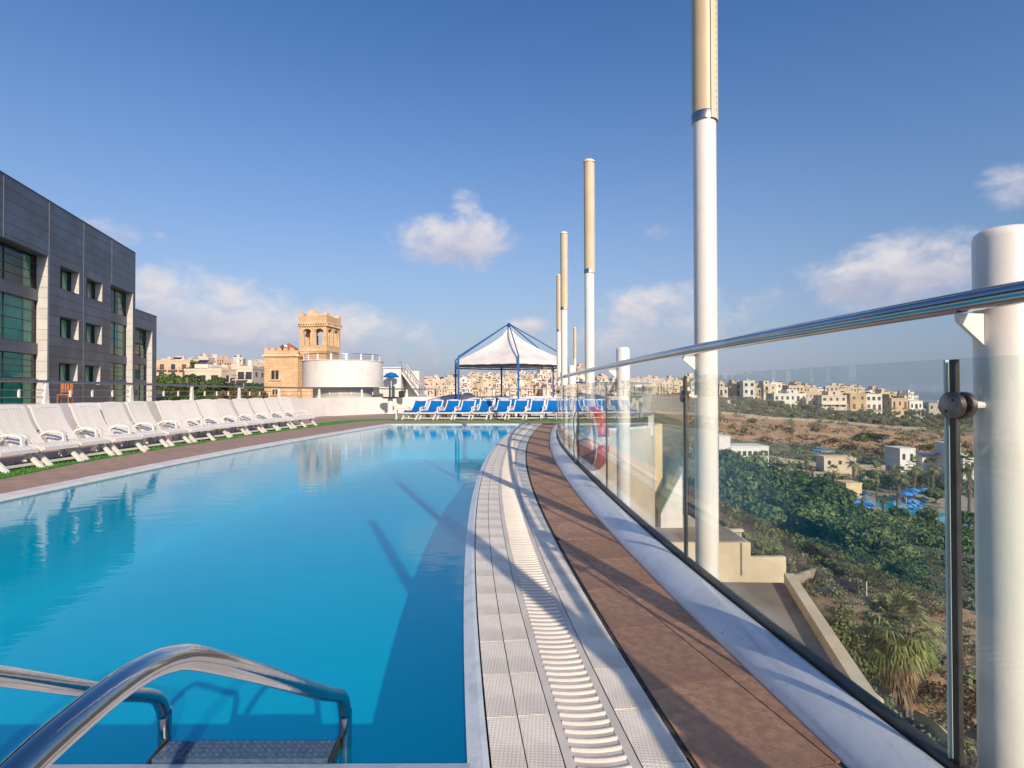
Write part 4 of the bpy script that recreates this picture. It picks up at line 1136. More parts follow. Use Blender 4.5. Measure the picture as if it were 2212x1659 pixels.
# carved windows
def stone_window(cx, z0, z1, w, y, name='window'):
    m = MB(); m.b2(cx-w/2-.18, cx-w/2, y-.10, y-.002, z0-.15, z1+.2); m.b2(cx+w/2, cx+w/2+.18, y-.10, y-.002, z0-.15, z1+.2); m.b2(cx-w/2-.002, cx+w/2+.002, y-.12, y-.002, z1, z1+.24); m.b2(cx-w/2-.3, cx+w/2+.3, y-.2, y-.002, z0-.32, z0-.152)
    m.b2(cx-.05, cx+.05, y-.08, y-.03, z0-.15, z1)
    o = vs_(name, m, lime_trim); g_ = MB().b2(cx-w/2, cx+w/2, y-.03, y-.01, z0-.15, z1); q = g_.build('pane', dark_open, o)
cx = VX(594.5); stone_window(cx, VZ(817), VZ(800), 1.0, VD); stone_window(cx, VZ(850), VZ(841), .7, VD)
# red hipped roof on a low drum, dish and slats
rx, rz_ = VX(601), zt-.2; m = MB(); r_ = 1.45
m.add([(rx-r_*1.1, VD+2, rz_), (rx+r_*1.1, VD+2, rz_), (rx+r_*1.1, VD+5, rz_), (rx-r_*1.1, VD+5, rz_), (rx, VD+3.5, VZ(736))], [(0, 1, 4), (1, 2, 4), (2, 3, 4), (3, 0, 4), (3, 2, 1, 0)])
vs_('roof', m, red_roof); 
m = MB().b2(rx-1.4, rx+1.4, VD+2.2, VD+4.8, zc, rz_-.003); vs_('roof_room', m, lime)
dsh = MB().lathe([(0, 0), (.3, .05), (.5, .16), (.62, .3)], n=16); M_ = Matrix.Rotation(R(-60), 3, 'X'); dsh.v = [tuple(M_ @ Vector(v)+Vector((VX(606), VD+1.0, zt-.1))) for v in dsh.v]
vs_('satellite_dish', dsh, steel_dull)
# tower: shaft, corbelled belfry with arched openings on every side, cornice, crenellated crown
tx0, tx1 = VX(639.5, 75), VX(717, 75); ts = tx1-tx0; tcx = (tx0+tx1)/2; ty = 75+ts/2
rotT = R(-9)
tw = MB(); 
def tsub(name, mb, mt, parent=None):
    o = mb.build(name, mt, vil); o.location = (tcx-VX(640), ty-VD, 10); o.rotation_euler = (0, 0, rotT); return o
h_ = ts*.41; zb0 = VZ(764); zs0 = VZ(752); za0 = VZ(744); za1 = VZ(706); zcn = VZ(697); 
tsub('tower_shaft', MB().b2(-h_*.92, h_*.92, -h_*.92, h_*.92, -10, zb0-.003), lime)
m = MB(); 
for i, (k, z0, z1) in enumerate(((.95, zb0, zb0+.22), (1.0, zb0+.222, zb0+.42), (1.04, zb0+.422, zs0-.002))): m.b2(-h_*k, h_*k, -h_*k, h_*k, z0, z1)
tsub('corbel_band', m, lime_trim)
tsub('belfry_sill', MB().b2(-h_, h_, -h_, h_, zs0, za0-.002), lime)
# piers: corners and middles, arches between
pw = h_*.24; mw = h_*.28
for sx in (-1, 1):
    for sy in (-1, 1):
        tsub('corner_pier', MB().b2(sx*h_, sx*(h_-pw), sy*h_, sy*(h_-pw), za0, za1+.35), lime)
for (ax, sg) in (('x', -1), ('x', 1), ('y', -1), ('y', 1)):
    def P_(a, b, y0, y1, z0, z1, m): return m.b2(a, b, sg*y0, sg*y1, z0, z1) if ax == 'x' else m.b2(sg*y0, sg*y1, a, b, z0, z1)
    tsub('middle_pier', P_(-mw/2, mw/2, h_, h_-pw, za0, za1+.35, MB()), lime)
    for s in (-1, 1):
        a0 = mw/2 if s > 0 else -(h_-pw); a1 = (h_-pw) if s > 0 else -mw/2; c = (a0+a1)/2; r0 = (a1-a0)/2; zc0 = za1-r0
        # arch head as voussoir ring prism
        m = MB(); N = 8; pts = [(a0, za1+.35), (a0, zc0)]+[(c-r0*math.cos(math.pi*i/N), zc0+r0*.9*math.sin(math.pi*i/N)) for i in range(N+1)]+[(a1, zc0), (a1, za1+.35)]
        top = za1+.35; vs = []; fs = []
        for i in range(N+1):
            xx = c-r0*math.cos(math.pi*i/N); zz = zc0+r0*.9*math.sin(math.pi*i/N)
            for yy in (h_-.05, h_-pw+.05): vs += [(xx, yy, zz), (xx, yy, top)]
        for i in range(N):
            b = i*4; fs += [(b, b+4, b+5, b+1), (b+2, b+3, b+7, b+6), (b, b+2, b+6, b+4)]
        vs = [(x, sg*y, z) for x, y, z in vs] if ax == 'x' else [(sg*y, x, z) for x, y, z in vs]
        m.add(vs, fs); tsub('arch_head', m, lime)
        for e in (a0+.06, a1-.06):
            cm = MB().tube([(e, sg*(h_-.02), za0), (e, sg*(h_-.02), zc0)] if ax == 'x' else [(sg*(h_-.02), e, za0), (sg*(h_-.02), e, zc0)], .09, 8); tsub('colonnette', cm, lime_trim)
tsub('belfry_ceiling', MB().b2(-h_+.01, h_-.01, -h_+.01, h_-.01, za1+.352, zcn-.003), lime)
tsub('cornice', MB().b2(-h_*1.12, h_*1.12, -h_*1.12, h_*1.12, zcn, zcn+.2), lime_trim)
m = MB(); nb = 13
for i in range(nb):
    a = -h_*1.08+2*h_*1.08*i/(nb-1)
    for sg in (-1, 1): m.b2(a-.09, a+.09, sg*h_*1.10, sg*h_*1.02, zcn-.32, zcn-.002); m.b2(sg*h_*1.10, sg*h_*1.02, a-.09, a+.09, zcn-.32, zcn-.002)
tsub('brackets', m, lime_trim)['kind'] = 'stuff'
zp = zcn+.202; zpt = VZ(679)
tsub('crown_parapet', MB().b2(-h_*1.03, h_*1.03, -h_*1.03, -h_*.93, zp, zpt).b2(-h_*1.03, h_*1.03, h_*1.03, h_*.93, zp, zpt).b2(-h_*1.03, -h_*.93, -h_*.93, h_*.93, zp, zpt).b2(h_*1.03, h_*.93, -h_*.93, h_*.93, zp, zpt), lime)
for sx, sy in ((-1, -1), (1, -1), (-1, 1), (1, 1)):
    tsub('corner_merlon', MB().b2(sx*h_*1.04, sx*h_*.68, sy*h_*1.04, sy*h_*.68, zpt+.002, zpt+.35).b2(sx*h_*1.0, sx*h_*.85, sy*h_*1.0, sy*h_*.85, zpt+.352, zpt+.6), lime_trim)
for sg in (-1, 1):
    m = MB(); N = 10; vs = []
    for i in range(N+1):
        a = math.pi*i/N; x = -h_*.42*math.cos(a); z = zpt+.05+.75*math.sin(a)**.8*(1+.0*x)
        for y in (h_*1.035, h_*.94): vs += [(x, sg*y, zpt+.002), (x, sg*y, z)]
    fs = []
    for i in range(N): b = i*4; fs += [(b, b+4, b+5, b+1), (b+2, b+3, b+7, b+6), (b+1, b+5, b+7, b+3)]
    m.add(vs, fs); tsub('scrolled_gable', m, lime_trim)

# ------------------------------------------------------------------ white drum terrace in front of the villa
DD = 46.0
def DX(px, d=DD): return D(px, 800, d).x
def DZ(py, d=DD): return D(740, py, d).z
c0 = Vector((DX(742, DD+4.2), DD+4.2)); dr = abs(DX(828, DD+2)-DX(657, DD+2))/2*1.02
drum = empty('round_terrace', (c0.x, c0.y, -10), label='white round upper terrace with steel railing in front of the villa', cat='building')
ds = 2.0
zt_, zb_ = DZ(777), DZ(836)
autosmooth(MB().lathe([(dr-.25, zb_+10), (dr, zb_+10), (dr, zt_+10), (dr-.22, zt_+10), (dr-.22, zt_+9.2), (0, zt_+9.2)], n=48).build('drum_wall', wall_white, drum))
autosmooth(MB().lathe([(dr-.9, 0), (dr-.9, zb_+10.02), (0, zb_+10.02)], n=48).build('lower_wall', mat('grey shaded render', (.50, .49, .47), .8, c2=(.43, .42, .40), scale=1), drum))  # shade under the overhanging drum is put into this grey
autosmooth(MB().lathe([(dr+.05, zt_+10.002), (dr+.05, zt_+10.05), (dr-.28, zt_+10.05), (dr-.28, zt_+10.002)], n=48).build('coping', wall_white, drum))
zr_ = DZ(762)+10
for f_, rad in ((1, .035), (.62, .02), (.3, .02)):
    zz = zt_+10.05+(zr_-zt_-10.05)*f_
    MB().tube([Vector((math.cos(R(a))*(dr-.12), math.sin(R(a))*(dr-.12), zz)) for a in range(180, 361, 9)], rad, 6, caps=True).build('rail', steel_dull, drum, smooth=True)
for a in range(186, 360, 21):
    MB().box((math.cos(R(a))*(dr-.12), math.sin(R(a))*(dr-.12), (zt_+10.05+zr_)/2), (.16, .08, zr_-zt_-10.05), R(a+90)).build('rail_post', white_paint, drum)
# flag like blue sunshade and white stair block to the right
sb = empty('stair_block', (DX(860, 42), 42, -10), label='white stair tower with outside steps and steel handrails right of the round terrace', cat='building')
def ssub(name, mb, mt, parent=None, sm=False):
    o = mb.build(name, mt, parent or sb, sm); 
    if not parent: o.location = (-DX(860, 42), -42, 10)
    return o
SX = lambda px: D(px, 800, 42).x
SZ = lambda py: D(860, py, 42).z
ssub('block', MB().b2(SX(828), SX(866), 42, 46, -10, SZ(795)), wall_white)
ssub('rear_wall', MB().b2(SX(866)+.005, SX(899), 43.4, 46, -10, SZ(800)), wall_white)
ssub('coping', MB().b2(SX(827), SX(867), 41.9, 46.1, SZ(795)+.002, SZ(795)+.08), wall_white)
ns = 14
for i in range(ns):
    a = SX(868)+(SX(905)-SX(868))*i/ns; b = SX(868)+(SX(905)-SX(868))*(i+1)/ns; z = SZ(800)+(SZ(850)-SZ(800))*(i+1)/ns
    ssub('step', MB().b2(a+.003, b-.003, 42, 43.39, z-.22, z), wall_white)
for yy in (42.05, 43.3):
    ssub('stair_rail', MB().tube([(SX(862), yy, SZ(782)), (SX(868), yy, SZ(783)), (SX(905), yy, SZ(832)), (SX(906), yy, SZ(850))], .03, 6), steel_dull)
    ssub('stair_rail', MB().tube([(SX(868), yy, SZ(791)), (SX(905), yy, SZ(840))], .018, 6), steel_dull)
    for f in (0, .33, .66, 1):
        xa = SX(868)+(SX(905)-SX(868))*f; zz = SZ(783)+(SZ(832)-SZ(783))*f; ssub('baluster', MB().tube([(xa, yy, zz), (xa, yy, zz-.62)], .022, 6), steel_dull)
ssub('door', MB().b2(SX(841), SX(853), 41.93, 41.995, SZ(858), SZ(834)), room_dark)
bp3 = D(845, 818, 41.2)
prs = empty('folded_parasol', (bp3.x, bp3.y, bp3.z-2.2), label='blue parasol on the white stair tower beside the round terrace', cat='parasol')
m = MB().lathe([(0, 2.7), (.35, 2.6), (.6, 2.35), (.57, 2.3), (0, 2.55)], n=8); m.build('canopy', lounger_blue, prs)
MB().tube([(0, 0, 0), (0, 0, 2.7)], .03, 6).build('pole', white_paint, prs)
# ------------------------------------------------------------------ terrain: one sheet out to the horizon, fitted through surveyed points
def cp(px, py, d): v = D(px, py, d); return (v.x, v.y, v.z)
CPs = [cp(*a) for a in [
 (1620, 1290, 40), (1800, 1290, 38), (2040, 1420, 30), (1950, 1575, 24), (1850, 1530, 22), (1900, 1180, 62), (2040, 1200, 60), (1700, 1120, 75), (1620, 1060, 90),
 (2000, 1130, 105), (1850, 1085, 120), (2060, 1095, 118), (2150, 1110, 110), (1750, 1020, 150), (1600, 1000, 140), (2050, 1040, 160), (1650, 985, 175), (1900, 1005, 180), (2100, 1000, 200),
 (1600, 958, 200), (1800, 968, 208), (2000, 972, 225), (1600, 905, 228), (1800, 920, 240), (2000, 932, 258), (1450, 885, 235), (1600, 890, 252), (1800, 902, 262), (2050, 910, 296),
 (1500, 868, 290), (1700, 880, 300), (1900, 884, 310), (2050, 888, 330), (2300, 900, 340), (1400, 864, 300), (1300, 862, 300), (1300, 872, 200), (1400, 880, 180),
 (1300, 850, 430), (1450, 848, 430), (1600, 850, 390), (1800, 856, 400), (2050, 874, 420), (1300, 835, 600), (1450, 838, 600), (1650, 852, 560), (1900, 875, 600),
 (1100, 866, 400), (1100, 852, 500), (1100, 845, 600), (1100, 836, 700), (1100, 833, 820), (1100, 831, 960), (900, 862, 450), (900, 850, 560), (900, 842, 680), (900, 836, 820), (900, 830, 1000),
 (450, 835, 110), (380, 862, 60), (450, 815, 300), (450, 800, 500), (450, 793, 750), (620, 850, 90), (700, 850, 200), (700, 815, 500), (100, 860, 90), (100, 830, 400), (1240, 828, 700), (1240, 812, 900)]]
CPs += [(0, 0, -12.2), (12, 0, -12.5), (8, 14, -12.8), (0, 40, -12), (-12, 20, -11), (-30, 10, -9), (-30, -30, -10), (10, -30, -12), (60, -30, -18), (5, 70, -12.5), (-20, 60, -9), (0, 120, -12), (0, 220, -12), (30, 300, -9),
        (-200, -100, -5), (0, -250, -8), (-600, 100, 12), (-600, -400, 12), (100, -400, -12), (250, -150, -22), (200, 40, -24), (300, 150, -25), (450, 300, -30), (500, 0, -38), (600, -300, -40),
        (900, 1400, 8), (-100, 1700, 24), (-900, 1500, 30), (400, 1100, 5), (-1200, 300, 24)]
CA = np.array(CPs)
def feat(x, y):
    r = np.hypot(x, y)+12.0; return np.stack([np.log(r)*1.0, x/r, y/r], -1)
FA = feat(CA[:, 0], CA[:, 1])
def kern(d): return -d
def dist(A, B): return np.sqrt(((A[:, None, :]-B[None, :, :])**2).sum(-1)+1e-9)
K = kern(dist(FA, FA))+np.eye(len(CA))*-.002
nC = len(CA); AA = np.zeros((nC+1, nC+1)); AA[:nC, :nC] = K; AA[nC, :nC] = 1; AA[:nC, nC] = 1
sol = np.linalg.solve(AA, np.append(CA[:, 2], 0))
def terr(x, y):
    x = np.atleast_1d(np.asarray(x, float)); y = np.atleast_1d(np.asarray(y, float)); out = np.empty(len(x))
    for i in range(0, len(x), 4000):
        out[i:i+4000] = kern(dist(feat(x[i:i+4000], y[i:i+4000]), FA)) @ sol[:nC]+sol[nC]
    # out at sea: falls away east of the ridge
    r = np.hypot(x, y); az = np.degrees(np.arctan2(x, y))
    sea = np.clip((az-21)/9, 0, 1)*np.clip((r-520)/300, 0, 1)
    sea = np.maximum(sea, np.clip((az-42)/20, 0, 1)*np.clip((r-430)/250, 0, 1)); sea = np.where(az > 165, 0, sea)
    far = np.clip((r-1800)/900, 0, 1); out = out*(1-far)+14*far
    return out*(1-sea)-62*sea
def TZ(x, y): return float(terr([x], [y])[0])
na, nr = 420, 190
ang = np.linspace(-180, 180, na+1)[:-1]; ang = ang+18*np.sin(np.radians(ang-28))*-1.0   # denser to the right front
rad = 3*np.exp(np.linspace(0, math.log(11000/3), nr))
AGr, RGr = np.meshgrid(np.radians(ang), rad); X = (RGr*np.sin(AGr)).ravel(); Y = (RGr*np.cos(AGr)).ravel(); Z = terr(X, Y)
rn = np.array([noise.noise(Vector((x*.06, y*.06, 0)))*.5+noise.noise(Vector((x*.25, y*.25, 3)))*.22 if 25 < math.hypot(x, y) < 450 else 0 for x, y in zip(X, Y)])
Z = Z+rn
co = np.stack([X, Y, Z], -1)
me = bpy.data.meshes.new('ground'); fcs = []
idx = np.arange(na*nr).reshape(nr, na)
a = idx[:-1, :]; b = np.roll(idx, -1, 1)[:-1, :]; c = np.roll(idx, -1, 1)[1:, :]; d = idx[1:, :]
fcs = np.stack([a, b, c, d], -1).reshape(-1, 4)
me.from_pydata(co.tolist(), [], fcs.tolist()); me.polygons.foreach_set('use_smooth', [True]*len(fcs))
# true soil and plant cover by place: 0 scrub green, 1 bare ochre earth, 2 pale rubble, 3 town paving
cov = np.zeros((len(X), 4), float)
def fuzzy(v, lo, hi, s): return np.clip((v-lo)/s, 0, 1)*np.clip((hi-v)/s, 0, 1)
# depth bands measured along the view of the valley
azd = np.degrees(np.arctan2(X, Y)); rr_ = Y
slope_band = fuzzy(rr_, 198+(azd-22)*.6, 240+(azd-22)*1.3, 7)*fuzzy(azd, 8, 60, 4)
town = np.clip((np.hypot(X, Y)-300)/60, 0, 1)
gap = fuzzy(rr_, 10, 45, 8)*fuzzy(X, 6, 40, 4)
resort = fuzzy(rr_, 88, 135, 6)*fuzzy(X, 62, 130, 6)
flat = fuzzy(rr_, 138, 198, 8)*fuzzy(azd, 5, 60, 5)
cov[:, 0] = np.clip(slope_band+gap*np.where(azd > 36, .85, .45), 0, 1); cov[:, 1] = np.clip(resort+town*.5+flat*.35, 0, 1); cov[:, 2] = town; cov[:, 3] = 1
at_ = me.color_attributes.new('cover', 'FLOAT_COLOR', 'POINT'); at_.data.foreach_set('color', cov.ravel())
def groundx(t, vec, col, b):
    av = t.new('ShaderNodeAttribute'); av.attribute_name = 'cover'; s = t.new('ShaderNodeSeparateColor'); t.link(av.outputs['Color'], s.inputs[0])
    n1 = t.noise(vec, .055, 8, .62, .4); n2 = t.noise(vec, .30, 8, .65); n3 = t.noise(vec, 1.6, 5, .6)
    green = t.ramp(n2, [(.30, (.040, .054, .020)), (.44, (.085, .095, .038)), (.56, (.17, .15, .075)), (.70, (.26, .19, .11))])
    earth = t.ramp(n2, [(.32, (.15, .12, .07)), (.46, (.33, .20, .11)), (.60, (.46, .28, .165)), (.75, (.52, .42, .29))])
    pale = t.ramp(n2, [(.35, (.28, .22, .15)), (.55, (.40, .33, .24)), (.7, (.14, .13, .07))])
    f = t.math('ADD', s.outputs[0], t.math('MULTIPLY', t.math('SUBTRACT', n1, .5), 1.3))
    c = t.mix(t.smooth(f, .28, .62), green, earth)
    g = t.math('ADD', s.outputs[1], t.math('MULTIPLY', t.math('SUBTRACT', n1, .5), .7))
    c = t.mix(t.smooth(g, .35, .65), c, pale)
    c = t.mix(t.math('MULTIPLY', t.smooth(n3, .52, .70), .5), c, (.05, .052, .022, 1))
    return c
gm = mat('hillside ground', (.1, .1, .05), .95, extra=groundx, bump=.6, bscale=.8)
gm.node_tree.nodes['Bump'].inputs['Distance'].default_value = .5
me.materials.append(gm)
tag(link('ground', me), kind='structure')
sea_m = mat('sea', (.012, .05, .10), .22, c2=(.018, .065, .12), scale=.004, bump=.3, bscale=.06)
m = MB(); N = 48; m.v = [(0, 0, -46)]+[(r_*math.sin(2*math.pi*k/N), r_*math.cos(2*math.pi*k/N), -46) for r_ in (11500,) for k in range(N)]; m.f = [(0, 1+(k+1) % N, 1+k) for k in range(N)]; m.m = [0]*N
tag(m.build('sea', sea_m), kind='structure')

# ------------------------------------------------------------------ hotel below the terrace
m = MB(); outer = [p for p in CO(.30) if p.y > -3.9]+[Vector((3.2, 29.1))]
poly = [Vector((-9.8, -3.9))]+outer+list(reversed([Vector((p.x-.15, p.y+.1)) for p in LWs if p.y > -3.9]))
poly = poly if area(poly) > 0 else poly[::-1]
nP = len(poly); m.add([(p.x, p.y, -13.5) for p in poly]+[(p.x, p.y, -.30) for p in poly], [(i, (i+1) % nP, (i+1) % nP+nP, i+nP) for i in range(nP)])
htb = tag(m.build('terrace_building', wall_cream), 'cream building that carries the pool terrace, seen below the glass', 'building')
yellow_wall = mat('pale yellow wall', (.72, .56, .30), .85, c2=(.64, .49, .26), scale=.7, bump=.2, bscale=12)
cream_sun = mat('cream render', (.66, .56, .40), .85, c2=(.56, .47, .34), scale=.8, bump=.25, bscale=10)
roof_screed = mat('shade-toned roof screed', (.30, .255, .20), .85, c2=(.20, .165, .13), scale=.45, contrast=(.4, .6), bump=.2, bscale=5)  # shadow lying on the slab is put into its dark colour
# lower flat roof with raking parapet
RZ = -6.0
r1, r2, r3 = G(1692, 1238, RZ+.35), G(1850, 1490, RZ+.35), G(1990, 1668, RZ+.35)
rl_ = [Vector((2.0, 21.6)), Vector((r1.x-.35, r1.y+.2))]
lower = empty('lower_roof_wing', (5, 15, -13), label='lower hotel wing with dark flat roof and cream parapet below the glass balustrade', cat='building')
def lsub(name, mb, mt, parent=None, sm=False):
    o = mb.build(name, mt, parent or lower, sm)
    if not parent: o.location = (-5, -15, 13)
    return o
dirp = (Vector((r2.x, r2.y))-Vector((r1.x, r1.y))).normalized(); rend = Vector((r1.x, r1.y))+dirp*24
polyR = [Vector((1.6, -2)), Vector((rend.x, rend.y)), Vector((r1.x, r1.y)), Vector((1.6, r1.y+.3))]
lsub('flat_roof', MB().prism(polyR if area(polyR) > 0 else polyR[::-1], -13.2, RZ), [roof_screed])
nrm = Vector((-dirp.y, dirp.x)); nrm = nrm if nrm.x > 0 else -nrm
q = [Vector((r1.x, r1.y))+nrm*.02, Vector((r1.x, r1.y))+nrm*.36, rend+nrm*.36, rend+nrm*.02]; q = q if area(q) > 0 else q[::-1]
lsub('parapet', MB().prism(q, -13.2, RZ+.36), cream_sun)
bt0, bt1 = G(1480, 1240, RZ), G(1622, 1241, RZ)
xL, xR = bt0.x-2.5, bt1.x; yb = bt1.y; ztp = D(1620, 1172, yb).z
lsub('stair_room', MB().b2(xL, xR, yb, yb+2.4, RZ-6, ztp), cream_sun)
lsub('room_roof', MB().b2(xL+.1, xR-.1, yb+.1, yb+2.3, ztp+.003, ztp+.03), roof_screed)
lsub('downpipe', MB().tube([(xR-.35, yb-.05, ztp), (xR-.35, yb-.05, RZ)], .03, 6), wall_cream)
low2 = D(1690, 1240, yb+.6)
lsub('low_wall', MB().b2(xR+.02, low2.x+.2, yb+.7, yb+.9, RZ-6, RZ+.45), cream_sun)
# balustraded terrace behind it
bz_ = D(1560, 1172, 27).z; b0, b1 = D(1553, 1170, 27).x, D(1602, 1170, 27).x
bal = empty('stone_balustrade', (b0, 27, bz_), label='short run of cream turned balusters on the lower terrace beside the nearest mast', cat='balustrade')
for k in range(8):
    x_ = (b1-b0)*(k+.5)/8; MB().lathe([(.05, 0), (.04, .08), (.085, .25), (.05, .45), (.06, .55)], (x_, 0, 0), 8).build('baluster', cream_sun, bal, smooth=True)
MB().b2(-.05, b1-b0+.05, -.12, .12, .552, .66).build('hand_rail', cream_sun, bal); MB().b2(-.05, b1-b0+.05, -.14, .14, -1.2, -.003).build('plinth', cream_sun, bal)
# barrel roofed yellow wing
YD = 24.5; yx1 = D(1431, 1000, YD).x; yx0 = D(1352, 1000, YD).x; ytop = D(1400, 916, YD).z
bar = empty('barrel_roof_wing', (yx1, YD, -12), label='pale yellow hotel wing with quarter round end wall and sea green curved roof', cat='building')
W_ = yx1-yx0; H_ = 2.3; N = 10
prof = [(0, 0)]+[(0, ytop+12)]+[(-W_*math.sin(math.pi/2*i/N), ytop+12-H_*(1-math.cos(math.pi/2*i/N))) for i in range(1, N+1)]+[(-W_, 0)]
m = MB(); vs = [(x, 0, z) for x, z in prof]+[(x, .5, z) for x, z in prof]; k = len(prof)
m.add(vs, [tuple(range(k)), tuple(reversed(range(k, 2*k)))]+[(i, i+k, (i+1) % k+k, (i+1) % k) for i in range(k)]); m.build('end_wall', yellow_wall, bar)
sea_green = mat('sea green sheet roof', (.24, .42, .40), .3, c2=(.19, .35, .34), scale=.8)
for s in range(4):
    m = MB(); y0, y1 = .52+s*3.0, .52+s*3.0+2.93; arc_ = [(x*.985-.02, z-.04) for x, z in prof[1:-1]]+[(-W_-1.4, ytop+12-H_-.3)]
    kk = len(arc_); m.add([(x, y0, z) for x, z in arc_]+[(x, y1, z) for x, z in arc_], [(i, i+kk, i+1+kk, i+1) for i in range(kk-1)]); m.build('roof_sheet', sea_green, bar)
MB().b2(-W_-3.2, -W_-.01, .3, 12, 0, ytop+12-H_-.6).build('side_wall', cream_sun, bar)
MB().b2(-W_-2.2, -W_-1.2, .28, .299, ytop+12-H_-2.2, ytop+12-H_-1.2).build('window', dark_open, bar)
MB().b2(-W_*.85, -W_*.35, -.02, -.002, 4.6, 5.6).build('window', dark_open, bar)
# second gable, whitish, farther right
GD = 23.2; gx0, gx1 = D(1427, 1000, GD).x, D(1474, 1000, GD).x
g2 = empty('gabled_wing', (gx0, GD, -12), label='whitish wall with steeply raking grey roof edge between the yellow wing and the nearest mast', cat='building')
za_, zb2_ = D(1430, 1108, GD).z+12, D(1474, 1008, GD).z+12; wG = gx1-gx0
prof = [(0, 0), (0, za_), (wG, zb2_), (wG, 0)]
m = MB(); vs = [(x, 0, z) for x, z in prof]+[(x, .4, z) for x, z in prof]; m.add(vs, [(3, 2, 1, 0), (4, 5, 6, 7), (0, 1, 5, 4), (1, 2, 6, 5), (2, 3, 7, 6), (3, 0, 4, 7)]); m.build('gable_wall', wall_white, g2)
m = MB(); vs = [(0, -.1, za_+.003), (0, 3.5, za_+.003), (wG+.1, 3.5, zb2_+.003), (wG+.1, -.1, zb2_+.003), (0, -.1, za_+.12), (0, 3.5, za_+.12), (wG+.1, 3.5, zb2_+.12), (wG+.1, -.1, zb2_+.12)]
m.add(vs, [(3, 2, 1, 0), (4, 5, 6, 7), (0, 1, 5, 4), (1, 2, 6, 5), (2, 3, 7, 6), (3, 0, 4, 7)]); m.build('roof_sheet', sea_green, g2)
MB().b2(wG+.01, wG+1.3, .0, 3.2, 0, D(1480, 1150, GD).z+12).build('annex', cream_sun, g2)

# ------------------------------------------------------------------ plants
rt = random.Random(21)
def leafx(dark, light, k=.35):
    def f(t, vec, col, b):
        oi = t.new('ShaderNodeObjectInfo'); n = t.noise(vec, 1.3, 4)
        v = t.math('ADD', .72, t.math('MULTIPLY', oi.outputs['Random'], .56)); cb = t.new('ShaderNodeCombineXYZ')
        for i in range(3): t.link(v, cb.inputs[i])
        g = t.new('ShaderNodeNewGeometry')
        c = t.mix(t.smooth(t.math('ADD', n, t.math('MULTIPLY', t.math('SUBTRACT', g.outputs['Random Per Island'], .5), .35)), .35, .68), (*dark, 1), (*light, 1))
        return t.mix(1.0, c, cb.outputs[0], 'MULTIPLY')
    return f
leaf_dark = mat('dark evergreen leaves', (.04, .07, .02), .75, extra=leafx((.030, .060, .020), (.115, .165, .050)), spec=.25)
leaf_mid = mat('mid green leaves', (.06, .1, .03), .75, extra=leafx((.055, .088, .026), (.19, .225, .070)), spec=.25)
leaf_olive = mat('dusty olive leaves', (.1, .11, .06), .8, extra=leafx((.080, .100, .048), (.200, .215, .115)), spec=.25)
leaf_dry = mat('dry brush', (.14, .10, .06), .85, extra=leafx((.075, .058, .030), (.21, .155, .090)), spec=.2)
palm_leaf = mat('palm fronds', (.08, .12, .03), .6, extra=leafx((.075, .105, .030), (.25, .26, .085)), spec=.3)
palm_dead = mat('dead palm skirt', (.24, .16, .09), .85, extra=leafx((.12, .078, .045), (.33, .235, .14)), spec=.2)
bark = mat('bark', (.13, .09, .06), .9, c2=(.20, .15, .11), scale=4, bump=.5)
def leaf_cloud(n, lobes, size, seed, flat=.75):
    """n leaf quads spread through lumpy lobes (cx,cy,cz,r)"""
    r = np.random.RandomState(seed); lob = np.array(lobes); wts = lob[:, 3]**2; idx = r.choice(len(lob), n, p=wts/wts.sum())
    d = r.normal(size=(n, 3)); d /= np.linalg.norm(d, axis=1)[:, None]; rr = .55+.45*r.rand(n)**.6
    rr *= 1+.16*np.sin(d[:, 0]*7+seed)*np.cos(d[:, 1]*6+seed*2)
    c = lob[idx, :3]+d*(lob[idx, 3]*rr)[:, None]*np.array([1, 1, flat])
    nrm = d+r.normal(size=(n, 3))*.65; nrm /= np.linalg.norm(nrm, axis=1)[:, None]
    a = np.cross(nrm, r.normal(size=(n, 3))); a /= np.linalg.norm(a, axis=1)[:, None]; b = np.cross(nrm, a)
    s = size*(.6+.8*r.rand(n))[:, None]
    v = np.stack([c-a*s-b*s*.5, c+a*s-b*s*.55, c+a*s*.9+b*s*.6, c-a*s*.8+b*s*.55], 1)
    return v.reshape(-1, 3), np.arange(n*4).reshape(-1, 4)
def cloud_mesh(name, n, lobes, size, seed, mt, flat=.75):
    v, f = leaf_cloud(n, lobes, size, seed, flat); me = bpy.data.meshes.new(name); me.from_pydata(v.tolist(), [], f.tolist()); me.materials.append(mt); return me
def lobes_round(r, seed, k=7, z0=1.0):
    q = random.Random(seed); out = [(0, 0, z0, r*.75)]
    for i in range(k): a = 6.28*i/k+q.random(); out.append((math.cos(a)*r*.55, math.sin(a)*r*.55, z0+q.uniform(-.25, .35)*r, r*q.uniform(.38, .58)))
    return out
TREES = {}
